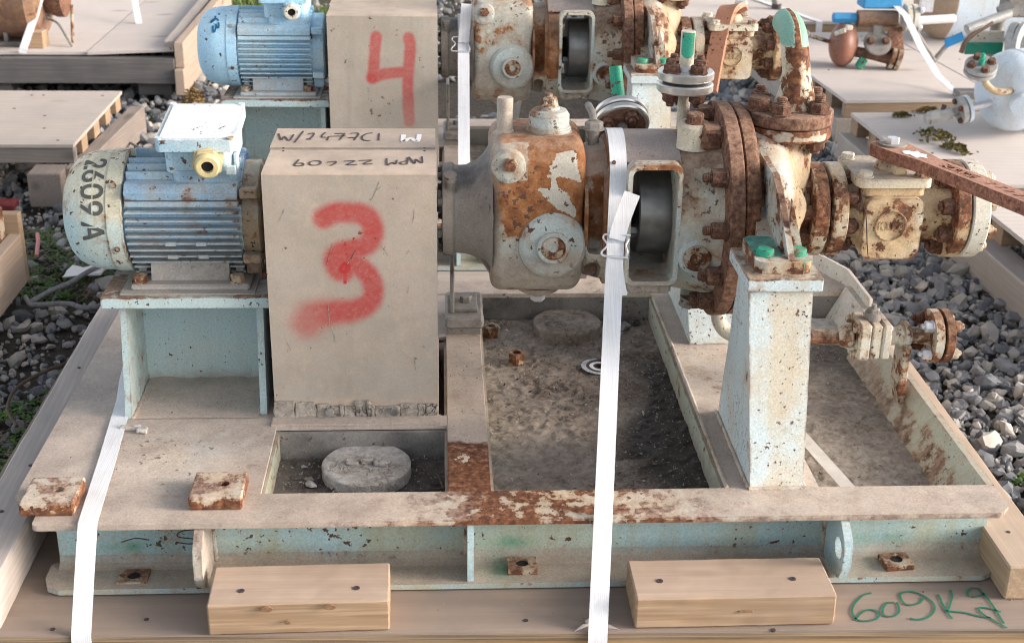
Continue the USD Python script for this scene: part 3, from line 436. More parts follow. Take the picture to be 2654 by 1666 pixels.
stone_mat = usdkit.material(stage, '/World/Looks/limestone', {'o': ('object_info', {}), 'wn': ('white_noise_texture', {}), 'g': ('geometry', {}), 'n': ('noise_texture', {'scale': 32., 'detail': 6., 'roughness': .7}), 'n1': ('noise_texture', {'scale': 26., 'detail': 5.}), 'mx': ('math', {'math_type': 'multiply_add', 'value2': .42}),
    'ml': ('math', {'math_type': 'multiply_add', 'value2': .62, 'value3': -.02}), 'r': ('rgb_ramp', {'ramp': [(.10, (.075, .082, .095)), (.30, (.16, .17, .19)), (.50, (.27, .275, .285)), (.68, (.40, .38, .35)), (.80, (.50, .47, .43)), (.95, (.62, .61, .60))]}),
    'b': ('bump', {'strength': .6, 'distance': .004}), 'p': ('principled_bsdf', {'roughness': .85, 'specular_ior_level': .25})},
    [('g.position', 'n.vector'), ('g.position', 'n1.vector'), ('o.location', 'wn.vector'), ('wn.value', 'ml.value1'), ('n1.fac', 'mx.value1'), ('ml.value', 'mx.value3'), ('mx.value', 'r.fac'), ('r.color', 'p.base_color'), ('n.fac', 'b.height'), ('b.normal', 'p.normal')], surface='p.BSDF')
def stone(seed, n=20, flat=.62, rough=False):
    g = np.random.default_rng(seed); P = g.normal(size=(n, 3)); P /= np.linalg.norm(P, axis=1, keepdims=True)
    P *= g.uniform(.75, 1.05, (n, 1)) * np.array([1.0, g.uniform(.6, .95), flat * g.uniform(.8, 1.15)])
    m = hull(P)
    if rough: m = jitter(jitter(sub(m, .42), .10, 1.3, seed), .05, 4., seed + 1)
    return m
pi = UsdGeom.PointInstancer.Define(stage, '/World/gravel'); tag(pi.GetPrim(), 'loose blue grey crushed limestone gravel covering the yard', 'gravel', kind='stuff')
protos = []
for k in range(7):
    pp = f'/World/gravel/stone_shape_{k:03d}' if k else '/World/gravel/stone_shape'
    emit(pp, stone(40 + k, 18 + k, .62, True), stone_mat, np.zeros(3), smooth=28); protos.append(pp)
pi.CreatePrototypesRel().SetTargets([Sdf.Path(p) for p in protos])
zones = [(-2.1, .0, .1, 4.2, 1500), (-2.3, .6, 4.2, 7.5, 900), (1.72, 3.0, -.1, 2.8, 3200), (1.6, 3.4, 2.8, 5.2, 1200), (-.7, 2.6, 3.0, 4.4, 500), (.5, 6.5, 5.2, 8.5, 250), (-.3, 1.9, 1.30, 1.72, 500)]
pos, sca, ori = [], [], []
for x0, x1, y0, y1, den in zones:
    n = int((x1 - x0) * (y1 - y0) * den); x = rng.uniform(x0, x1, n); y = rng.uniform(y0, y1, n)
    left = (x < .2) & (y < 3.2); keep = rng.random(n) < np.where(left, .16 + .6 * (meshkit.noise(np.stack([x * 2.3, y * 2.3, 0 * x], -1), 3) > .5), 1.)
    x, y = x[keep], y[keep]; left = left[keep]; s = np.where(left, .72, np.where(y < 3, .82, 1.)) * np.clip(rng.lognormal(math.log(.0165), .50, len(x)), .005, .055)
    pos.append(np.stack([x, y, gz(x, y) + s * rng.uniform(.1, .75, len(x)) + Z0 + np.abs(rng.normal(0, .008, len(x)))], -1)); sca.append(s[:, None] * rng.uniform(.85, 1.15, (len(x), 3)))
    q = rng.normal(size=(len(x), 4)) * [1, .5, .5, 1.4]; ori.append(q / np.linalg.norm(q, axis=1, keepdims=True))
pos, sca, ori = np.vstack(pos), np.vstack(sca), np.vstack(ori)
pi.CreatePositionsAttr(Vt.Vec3fArray.FromNumpy(pos.astype(np.float32))); pi.CreateScalesAttr(Vt.Vec3fArray.FromNumpy(sca.astype(np.float32)))
pi.CreateOrientationsAttr(Vt.QuathArray([Gf.Quath(float(a), float(b), float(c), float(d)) for a, b, c, d in ori]))
pi.CreateProtoIndicesAttr(Vt.IntArray.FromNumpy(rng.integers(0, 7, len(pos)).astype(np.int32)))

# ------------------------------------------------------------------ builders of a pump set (dy = 0 for the near one)
class B:
    def __init__(s, t, dy): s.t, s.D = t, np.array([0, dy, 0.])
    def __call__(s, name, mesh, mat, label=None, parent=None, wear=None, **k):
        w = None if wear is None else (lambda v: wear(v - s.D))
        if s.D[1] > 0: k['wsize'] = 1.8 * k.get('wsize', .012)
        return part(parent or s.t, name, shift(mesh, s.D), mat, label, wear=w, **k)
def sm(a, b, x): t = np.clip((x - a) / (b - a), 0, 1); return t * t * (3 - 2 * t)
def C3(r, g, b): return np.stack(np.broadcast_arrays(r, g, b), -1)
def nz_(v, s, seed=0): return meshkit.fbm(v * s + 31.7, 4, seed) - .5

def base_frame(dy, label, near=True):
    b = B(thing('pump_base_frame', label, 'base frame', (.9, .7 + dy, -.149), 'steel base frames under the pump sets'), dy)
    # front channel
    fl = Polygon([(.012, 0), (1.80, 0), (1.826, .026), (1.826, .105), (.012, .105)]); fl = fl.buffer(-.012).buffer(.012)
    ft = prism(fl, 'z', -.011, 0)
    def wtop(v):
        x, y, z = v.T; n = nz_(v, 9); bare = np.exp(-((x - .83) / .10) ** 2)
        return C3(.08 * sm(.70, .95, x) * sm(1.9, 1.0, x) + .055 * sm(1.4, 1.6, x) - .05 * sm(.6, .3, x) + .11 * bare + .07 * (z < -.004), .55 * sm(.72, .40, x) + .22 * sm(1.2, 1.4, x) - .55 * sm(.70, .86, x) * sm(1.3, 1.0, x), .12 * sm(.85, .55, x))
    b('top_flange', ft, M['skid_top'], wear=wtop, wsize=.022)
    wb = box(.03, 1.815, .083, .092, -.137, -.011)
    def wweb(v):
        x, y, z = v.T; return C3(.05 * sm(-.07, -.13, z) - .03, .34 * sm(-.100, -.132, z + .012 * nz_(v, 12)) + .12 * nz_(v, 8), .16 * sm(-.03, -.12, z + .02 * nz_(v, 5)))
    def wweb2(v):
        x, y, z = v.T; r, g_, _ = wweb(v).T; n = nz_(v, 22)
        gr = sum(a * np.exp(-((x - cx) / sx) ** 2 - ((z - cz) / .012) ** 2) for cx, cz, sx, a in ((.165, -.098, .040, .8), (.885, -.100, .038, .8), (1.60, -.103, .045, .5)))
        return C3(r, g_, np.clip(gr * (1 + 2.5 * n), 0, .9))
    b('web', wb, M['skid_web'], wear=wweb2, wsize=.014)
    if near:
        for st in (((.055, -.052), (.085, -.047), (.10, -.050)), ((.150, -.028), (.185, -.040), (.215, -.026)), ((.165, -.060), (.195, -.054), (.208, -.052)), ((.148, -.088), (.175, -.080), (.200, -.084)), ((.295, -.062), (.262, -.066), (.255, -.078), (.292, -.084)), ((.252, -.090), (.275, -.094), (.297, -.090))):
            b('scratch_mark', ribbon(curve([(x, .083, z) for x, z in st], 4), .0022, (0, -1, 0), .0003, .0005), M['ink'])
    bl = Polygon([(.045, 0), (1.785, 0), (1.805, .01), (1.818, .04), (1.818, .092), (.012, .092), (.012, .04), (.022, .012)]).buffer(-.008).buffer(.008)
    holes = [(.176, .040), (.906, .050), (1.630, .044)]
    bf = prism(bl.difference(shapely.union_all([Point(h).buffer(.012) for h in holes])), 'z', -.149, -.138)
    fil = prism([(.0835, -.1385), (.062, -.1385), (.070, -.1355), (.077, -.130), (.081, -.123), (.0835, -.114)], 'x', .03, 1.815)
    b('bottom_flange', bunion(bf, fil), M['skid_web'], smooth=50, wear=lambda v: C3(.03 + .03 * sm(.4, .0, v[:, 0]), .26 + .5 * nz_(v, 10), .75 * np.exp(-((v[:, 0] - .872) / .022) ** 2 - ((v[:, 1] - .045) / .03) ** 2)), wsize=.04)
    for (hx, hy), lift in zip(holes, (.004, .012, .012)):
        pl = bdiff(box(hx - .028, hx + .028, hy - .024, hy + .022, -.1385, -.138 + lift, .001), cyl((hx, hy, -.2), (hx, hy, 0), .0125, 24))
        b('washer_plate', rot(pl, [0, 0, 1], 6 if hx > 1.5 else 1, (hx, hy, 0)), M['rust'])
        b('bolt_hole', cyl((hx, hy, -.1385), (hx, hy, -.138 + lift - .003), .0122, 24), M['black'])
    # lifting lugs and stiffener
    lugp = [(.083, -.013), (-.004, -.013), (-.034, -.036), (-.040, -.060), (-.040, -.092), (-.026, -.122), (.010, -.134), (.083, -.134)]
    b('lifting_lug', prism(lugp, 'x', .304, .320), M['skid_top'], 'lifting lug seen edge on with chipped pale blue front edge', wear=lambda v: C3(.02, .35 * (v[:, 0] > .315), -.1))
    b('lifting_lug', bdiff(prism(lugp, 'x', 1.497, 1.513), cyl((1.45, -.004, -.068), (1.55, -.004, -.068), .021, 28)), M['stand'], 'pale blue lifting lug with a round hole')
    b('stiffener', prism([(.083, -.012), (.006, -.012), (.006, -.137), (.083, -.137)], 'x', .801, .813), M['stand'])
    for x0, y0, rr in ((-.016, .032, 0), (.287, .046, .0)):
        pad = box(x0, x0 + .098, y0, y0 + .100, .0004, .027, .003)
        hole = cyl((x0 + .06, y0 + .052, 0), (x0 + .06, y0 + .052, .1), .0095, 24)
        b('jacking_pad', bdiff(pad, hole), M['skid_top'], 'square rusty jacking pad with a bolt hole', wear=lambda v: C3(.075 + .08 * (v[:, 2] < .02) - .05 * nz_(v, 30), -.3, .1), wsize=.008)
        b('bolt_hole', cyl((x0 + .06, y0 + .052, .002), (x0 + .06, y0 + .052, .010), .0092, 20), M['black'])
    # deck plates and cross members round the pits
    def wdeck(v):
        x, y, z = v.T; edge = sm(.05, -.01, x) ; mid = np.exp(-((x - .23) / .13) ** 2 - ((y - .24) / .12) ** 2)
        return C3(-.04 + .05 * nz_(v, 12), .12 + .35 * sm(.36, .48, y) + .10 * edge - .40 * mid + .3 * nz_(v, 6), .12 * edge + .1)
    dk = [box(-.046, .411, .1052, 1.108, -.010, -.001), cat([box(.4112, .7658, .380, .4245, -.010, -.001), box(.4112, .7485, .4246, 1.108, -.010, -.001), box(.7486, .7658, .84, 1.108, -.010, -.001)])]
    b('deck_plate', dk[0], M['skid_deck'], wear=wdeck, wsize=.02); b('deck_plate', dk[1], M['skid_deck'], wear=lambda v: C3(0., .5, .1), wsize=.03)
    def wcross(v):
        x, y, z = v.T; bare = sm(.32, .30, y + .05 * nz_(v, 25)); chips = ((x - .793) / .014) ** 2 + ((y - .247) / .020) ** 2 + 8 * nz_(v, 60) < 1
        return C3(np.where(chips, -.6, .34 * bare), .55 - 1.1 * bare + .35 * nz_(v, 14), .3)
    b('cross_member', box(.766, .848, .1052, 1.108, -.012, -.0005, .001), M['skid_top'], 'cross member, dusty behind and bare orange rust in front', wear=wcross, wsize=.008)
    for x0, x1 in ((.411, .417), (.760, .766), (.848, .854), (1.296, 1.302), (1.482, 1.488)):
        b('pit_wall', box(x0, x1, .1052, 1.106, -.074, -.0122), M['skid'], wear=lambda v: C3(.02, .35 * sm(-.03, -.07, v[:, 2]), .3), wsize=.03)
    b('pit_wall', box(.411, .766, .372, .380, -.074, -.012), M['dirty'])
    b('pit_wall', box(.411, 1.82, .0935, .1045, -.074, -.0122), M['skid'])
    b('pedestal_plate', box(1.3022, 1.4818, .1052, 1.106, -.012, -.0008), M['skid_deck'], wear=lambda v: C3(.02, .30 - .5 * sm(.40, .5, v[:, 1]) * sm(.85, .7, v[:, 1]) + .3 * nz_(v, 8), .2), wsize=.02)
    # drip trays
    def tray(x0, x1, y0, y1, mat, w, seed, amp=.006, nx=90):
        m = grid(nx, int(nx * (y1 - y0) / (x1 - x0)), lambda u, v: np.stack([x0 + (x1 - x0) * u, y0 + (y1 - y0) * v, -.074 + 0 * u], -1))
        q = np.array(m.vertices); q[:, 2] += amp * (meshkit.fbm(q * 24, 5, seed) - .3) * 1.3 + .45 * amp * (meshkit.noise(q * 70, seed + 5) > .62); m.vertices = q
        return b('drip_tray', m, mat, wear=w, wsize=.05, smooth=True)
    tray(.415, .762, .104, .374, M['mud_dark'], lambda v: C3(.0, .25 * sm(.52, .42, v[:, 0]), 0), 1)
    def wpit(v):
        x, y, z = v.T; n = nz_(v, 7)
        dark = sm(-.02, .05, (x - 1.10 - .10 * sm(.2, .8, y) + .12 * n - .06 * (y < .35)) + 0) * sm(.98, .75, y + .2 * n) * (1 - .75 * sm(.34, .20, y + .1 * n) * sm(1.24, 1.16, x))
        return C3(.88 * dark, .42 * np.exp(-((x - .98) / .12) ** 2 - ((y - .34) / .16) ** 2) * (.7 + n), 0)
    tray(.852, 1.298, .104, 1.106, M['mud'], wpit, 2, .007, 110)
    tray(1.486, 1.80, .104, 1.106, M['mud'], lambda v: C3(.55 * sm(.66, .80, v[:, 1] + .3 * nz_(v, 8)), .22 + .5 * nz_(v, 7), 0), 3, .006, 80)
    b('tray_end_wall', prism([(1.752, -.0755), (1.812, -.0008), (1.827, -.0008), (1.827, -.0755)], 'y', .1052, .86), M['skid'], wear=lambda v: C3(.20 * sm(-.015, -.04, v[:, 2] + .05 * nz_(v, 14)) + .06 * (v[:, 2] > -.004), .35 * sm(.3, .9, v[:, 1]) - .1, .4), wsize=.014)
    b('tray_end_wall', prism([(1.765, -.0755), (1.812, .018), (1.827, .018), (1.827, -.0755)], 'y', .8605, 1.106), M['skid_deck'])
    b('corner_coaming', prism([(1.827, .95), (1.835, .95), (1.835, 1.16), (1.78, 1.30), (1.772, 1.296), (1.827, 1.158)], 'z', -.07, .045), M['skid_deck'])
    # back channel
    bk = Polygon([(.012, 1.11), (1.84, 1.11), (1.84, 1.18), (1.78, 1.32), (1.46, 1.32), (1.44, 1.215), (.012, 1.215)]).buffer(-.01).buffer(.01)
    b('top_flange', prism(bk, 'z', -.011, 0), M['skid_deck'], wear=lambda v: C3(.03, -.1 + .4 * sm(1.0, .85, v[:, 0]), .4), wsize=.06)
    b('web', box(.03, 1.815, 1.110, 1.119, -.137, -.0112), M['dirty'])
    # pipe caps in the pits
    for cx, cy, r, zt, lug in ((.600, .302, .091, -.046, True), (1.075, 1.035, .087, -.046, False), (1.735, 1.0, .075, -.058, False)):
        cp = jitter(sub(lathe([(0, r), (zt + .078, r), (zt + .081, r - .004), (zt + .081, r * .5)], (cx, cy, -.080), (0, 0, 1), 64), .014), .0016, 90, 4)
        c = b('inspection_cap', cp, M['cap'] if r != .087 else M['mud'], 'round dirt crusted pipe cap lying flush in the pit', smooth=50)
        if lug:
            lg = cat([jitter(sub(box(cx - .012, cx + .013, cy - .010, cy + .012, zt, zt + .014, .003), .005), .004, 90, 5), jitter(sub(box(cx + .016, cx + .045, cy - .018, cy - .002, zt, zt + .012, .003), .005), .004, 90, 6), jitter(sub(box(cx - .042, cx - .015, cy - .012, cy + .004, zt, zt + .010, .003), .005), .004, 90, 7)])
            b('cap_lug', lg, M['cap'], parent=c, smooth=50)
    # motor stand
    b('stand_top_plate', box(.060, .402, .450, .780, .236, .2615, .002), M['stand'], 'top plate of the motor stand, rusty above with pale blue edge', wear=lambda v: C3(.16 * (v[:, 2] > .259) + .05 * (v[:, 2] > .255) , .10 * (v[:, 2] > .26), 0), wsize=.012)
    b('stand_leg', prism([(.418, .0), (.47, .2355), (.75, .2355), (.78, 0)], 'x', .094, .108), M['stand'], wear=lambda v: C3(.07 * (v[:, 0] > .1) + .04 * sm(.1, .0, v[:, 2]), .25 * (v[:, 0] > .107), .3 * (v[:, 0] > .1)))
    b('stand_leg', prism([(.436, .0), (.472, .2355), (.75, .2355), (.78, 0)], 'x', .372, .386), M['stand'])
    b('stand_web', box(.108, .372, .600, .610, 0, .2355), M['stand'], wear=lambda v: C3(-.05 + .05 * sm(.1, .02, v[:, 2]), .60 * sm(.055, .0, v[:, 2] + .03 * nz_(v, 15)) - .1, .4 * sm(.12, .0, v[:, 2])))
    heap = grid(50, 30, lambda u, v: np.stack([.110 + .26 * u, .42 + .18 * v, .010 * sm(.15, 1., v) * (.5 + meshkit.fbm(np.stack([u * 6, v * 4, 0 * u], -1), 3, 8)) + .0005], -1))
    b('dust_heap', heap, M['skid_deck'], 'grey dust lying against the foot of the motor stand', wear=lambda v: C3(-.1, .45 + .5 * nz_(v, 18), .2), wsize=.05, smooth=True)
    # pedestals carrying the pump
    for side in (0, 1):
        Y = (lambda y: y) if side == 0 else (lambda y: 1.206 - y)
        P = []
        for z, y0, y1, x0, x1 in ((0., .100, .425, 1.346, 1.449), (.381, .172, .265, 1.327, 1.448)): P += [(x0, Y(y0), z), (x1, Y(y0), z), (x0, Y(y1), z), (x1, Y(y1), z)]
        col = hull(P)
        b('pedestal', col, M['column'], wear=lambda v: C3(.02 * sm(.2, 0., v[:, 2]) + .02 * nz_(v, 20), .10 * (np.abs(v[:, 1] - Y(.1 + .072 * v[:, 2] / .381)) < .012) * (.75 + nz_(v, 12)) + .25 * sm(.02, .0, v[:, 2]) - .08, (.20 * sm(1.36, 1.385, v[:, 0] + .02 * nz_(v, 9)) * (np.abs(v[:, 1] - Y(.1 + .072 * v[:, 2] / .381)) < .012) - .14)), wsize=.012)
        ya, yb = sorted((Y(.163), Y(.335)))
        b('pedestal_cap_plate', box(1.322, 1.464, ya, yb, .3815, .4085, .002), M['column'], 'thick cap plate, rusty on top and pale blue in front', wear=lambda v: C3(.17 * (v[:, 2] > .406) + .06 * (v[:, 2] > .403), .12 * (v[:, 2] > .406), -.2), wsize=.01)
    def bead(P, r, seed): m = tube(curve(P, 10), r, 8); return jitter(m, .0022, 110, seed)
    for a, c in (((1.343, .100, .001), (1.452, .100, .001)), ((1.343, .10, .001), (1.343, .428, .001)), ((1.452, .10, .001), (1.452, .428, .001)), ((.092, .416, .001), (.092, .70, .0)), ((.110, .42, .001), (.110, .595, .001)), ((.370, .44, .001), (.370, .595, .001)), ((.112, .598, .001), (.370, .598, .001)), ((.3225, .081, -.02), (.3225, .081, -.13)), ((1.4945, .081, -.02), (1.4945, .081, -.13)), ((.799, .081, -.02), (.799, .081, -.13)), ((1.3022, .106, -.001), (1.3022, 1.10, -.001))):
        b('weld_bead', bead(np.linspace(a, c, 6), .0042, int(abs(a[0] * 100))), M['skid_top'], smooth=60)
    # bearing support plate beside the guard
    b('support_plate', jitter(sub(box(.764, .856, .832, 1.005, .020, .050, .006), .012), .002, 40, 3), M['dirty'])
    b('support_block', box(.772, .848, .85, .99, -.0005, .020), M['dirty'])
    ang = cat([box(.776, .786, .86, .98, .0502, .215, .002), box(.786, .842, .865, .975, .0502, .060, .002)])
    b('support_bracket', ang, M['dirty']); b('support_bolt', hexnut((.815, .915, .060), (0, 0, 1), .026, .014), M['dirty'])
    return b

def motor(dy, label, mats, near=True):
    b = B(thing('electric_motor', label, 'electric motor', (.20, .60 + dy, .2615), 'electric motors on the pump skids'), dy)
    body, cowl, box_m, shield, foot = mats; Y, Zc = .60, .40
    core = lathe([(0, .104), (.242, .104)], (.112, Y, Zc), (1, 0, 0), 48)
    b('frame_barrel', core, body)
    for i in range(11):                      # horizontal cooling fins, near and far side
        z = .286 + i * .0162; R = .1275 if i < 10 else .1235; tip = math.sqrt(R ** 2 - (z - Zc) ** 2); t = .0022 if i < 10 else .006
        for s in (-1, 1):
            y0, y1 = sorted((Y + s * .07, Y + s * tip))
            if s > 0 and not near: continue
            m = box(.1195, .347, y0, y1, z - t, z + t, .0012)
            if s < 0 and near and i in (3, 5):   # nameplate bosses on two fins
                m = cat([m] + [box(xx, xx + .022, y0 - .003, y0 + .004, z - .004, z + .004, .001) for xx in (.196, .258)])
            b('cooling_fin', m, body, wear=lambda v: C3(0, (.22 if near else .08) * sm(.45, .36, v[:, 2]), .1), wsize=.5)
    for j in range(-5, 6):                   # fins over the top
        y = Y + j * .0185; tip = Zc + math.sqrt(max(.1285 ** 2 - (y - Y) ** 2, .0)) 
        if abs(j) <= 1: continue
        b('cooling_fin', box(.1195, .347, y - .0022, y + .0022, Zc + .05, tip, .0012), body)
    for sgn in (-1, 1):
        b('frame_band', prism([(Y + sgn * .092, .464), (Y + sgn * .115, .457), (Y + sgn * .120, .473), (Y + sgn * .104, .488), (Y + sgn * .06, .49)], 'x', .121, .346), body, wear=lambda v: C3(.0 + .10 * (v[:, 2] < .462), .05, 0), wsize=.02)
    prof = [(0, 0), (0, .060), (.002, .076), (.010, .093), (.024, .109), (.044, .1195), (.066, .1245), (.100, .1265), (.1005, .1282), (.130, .1285), (.131, .1265), (.1305, .112), (.121, .110)]
    cw = sub(lathe(prof, (-.017, Y, Zc), (1, 0, 0), 72), .02)
    def wc(v):
        x, y, z = v.T; return C3(.10 * sm(.012, -.012, x + .02 * nz_(v, 18)) + .055 * sm(.105, .112, x) * (1 + 2 * nz_(v, 9)) + .06 * sm(.09, .084, x) * sm(.08, .084, x) * (z < Zc) - (.01 if near else .2), -.1 + .05 * sm(.46, .52, z), .25 * sm(.40, .47, z) - (0 if near else .3))
    cv = b('fan_cover', cw, cowl, wear=wc, wsize=.012, smooth=40)
    for a in (20, 140, 200, 320):
        a = math.radians(a); p = (.099, Y + .1283 * math.cos(a), Zc + .1283 * math.sin(a)); b('cover_screw', cyl(p, (p[0], Y + .1325 * math.cos(a), Zc + .1325 * math.sin(a)), .0055, 14), M['rust'], parent=cv)
    def wrap(mesh2, x_of_v, th0, R=None):
        q = np.array(mesh2.vertices); xs = x_of_v(q[:, 1]); th = th0 + q[:, 0] / .1265
        pr = np.interp(xs + .017, [p[0] for p in prof[:8]], [p[1] for p in prof[:8]]) + .0004 + q[:, 2]
        mesh2.vertices = np.stack([xs, Y - pr * np.cos(th), Zc - pr * np.sin(th)], -1); return mesh2
    if near:                                  # stencilled number running down the fan cover
        s = 0.; tx = []
        for ch in '2609 A':
            if ch == ' ': s += .008; continue
            k = meshkit.text_mesh(ch, .043, .0006, True); wch = k.bounds[1][0] - k.bounds[0][0]; k.apply_translation((-k.bounds[0][0], 0, 0))
            if ch == 'A': k.apply_scale((1.05, 1, 1))
            cuts = [box(-.1, .1, .0205, .0245, -1, 1)] if ch in '609' else [box(.010, .0135, .0, .03, -1, 1)] if ch == 'A' else [box(.016, .0195, -.1, .02, -1, 1)]
            k = bdiff(k, *cuts); k.apply_translation((s, 0, 0)); tx.append(k); s += wch + .004
        for k in tx:
            for tm in k.split(only_watertight=False): b('stencil_stroke', wrap(sub(tm, .006), lambda yv: .034 + yv, -1.28), M['stencil'], parent=cv)
    else:
        for st in B583:
            P = np.array(st) - b.D; P = curve(P, 4); n = P - [0, Y, Zc]; n[:, 0] = 0; n /= np.linalg.norm(n, axis=1, keepdims=True); R_ = np.interp(P[:, 0] + .017, [p[0] for p in prof[:8]], [p[1] for p in prof[:8]])
            P[:, 1:] = np.array([Y, Zc]) + n[:, 1:] * R_[:, None]
            b('marker_number', ribbon(P, .0055, n, .0005, .0006), M['ink_b'], parent=cv)
    # drive end shield
    sh = cat([lathe([(0, .100), (.004, .106), (.036, .106), (.040, .100), (.042, .05)], (.3475, Y, Zc), (1, 0, 0), 48)] + [box(.350, .386, Y - .116, Y - .09, z - .010, z + .010, .003) for z in (.33, .47)] + [box(.350, .383, Y - .075, Y - .05, .283, .31, .003)])
    b('end_shield', jitter(sub(sh, .014), .0012, 50, 2), shield, smooth=40)
    b('shield_bolt', hexnut((.350, Y - .098, .452), (-1, 0, 0), .014, .009), M['bolt']); b('shield_bolt', hexnut((.383, Y - .104, .290), (1, 0, 0), .012, .010, .01), M['bolt'])
    b('shaft', cyl((.385, Y, Zc), (.42, Y, Zc), .02), M['hub'])
    # feet
    b('foot_pedestal', prism([(.505, .2775), (.512, .318), (.69, .318), (.695, .2775)], 'x', .156, .316), foot)
    b('foot_plate', box(.118, .360, .478, .722, .2645, .2775, .004), foot)
    b('shim_plate', box(.098, .372, .462, .738, .2618, .2645), foot)
    for x in (.134, .334):
        b('foot_rib', prism([(.53, .2776), (.53, .318), (.60, .318), (.60, .2776)], 'x', x - .008, x + .008), foot)
        b('foot_bolt', hexnut((x, .498, .2776), (0, 0, 1), .026, .016), M['rust'])
    # terminal box, lid tipped towards the front
    tb = []
    base = prism(rpoly(.202, .338, .505, .672, .018), 'z', .505, .5565); lid = prism(rpoly(.190, .346, .490, .686, .010), 'z', .557, .582)
    top = prism(rpoly(.199, .337, .499, .677, .010), 'z', .5822, .5842)
    piv = (.27, .50, .557); T_ = lambda m: rot(m, [1, 0, 0], 7.5, piv)
    b('terminal_box_saddle', prism(rpoly(.214, .345, .508, .66, .02), 'z', .478, .512), body)
    bx = b('terminal_box', T_(base), box_m); ld = b('terminal_box_lid', T_(lid), box_m, wear=lambda v: C3(-.05, .1 * (v[:, 2] > .58), 0)); b('lid_panel', T_(top), M['lid_white'] if near else box_m, 'white chalky top of the lid', parent=ld)
    for x in (.197, .339):
        for y in (.497, .679): b('lid_screw', T_(cyl((x, y, .581), (x, y, .586), .0065, 12)), M['rust'] if x > .3 and y < .6 else box_m, parent=ld)
    gd = np.array([.12, -1, -.10]); gp = np.array([.290, .503, .536])
    gl = cat([hexnut(gp, gd, .058, .014, washer=False, ph=.3), hexnut(gp + gd * .014, gd, .053, .010, washer=False, ph=.1)])
    gn = b('cable_gland', gl, M['yellow'] if near else box_m, 'brass hex cable gland on the terminal box' if near else None, parent=bx)
    rg = lathe([(0, .025), (.012, .025), (.016, .021), (.016, .0125), (.004, .0120)], gp + gd * .0245, gd, 30)
    b('gland_ring', rg, M['yellowp'] if near else M['cream_pale'], parent=bx); b('gland_bore', cyl(gp + gd * .029, gp + gd * .0305, .0128, 20), M['black'], parent=bx)
    if near:
        b('earth_lug', cat([box(.3385, .347, .515, .54, .512, .545, .002), box(.325, .345, .498, .506, .505, .525, .002)]), box_m, parent=bx)
    return b

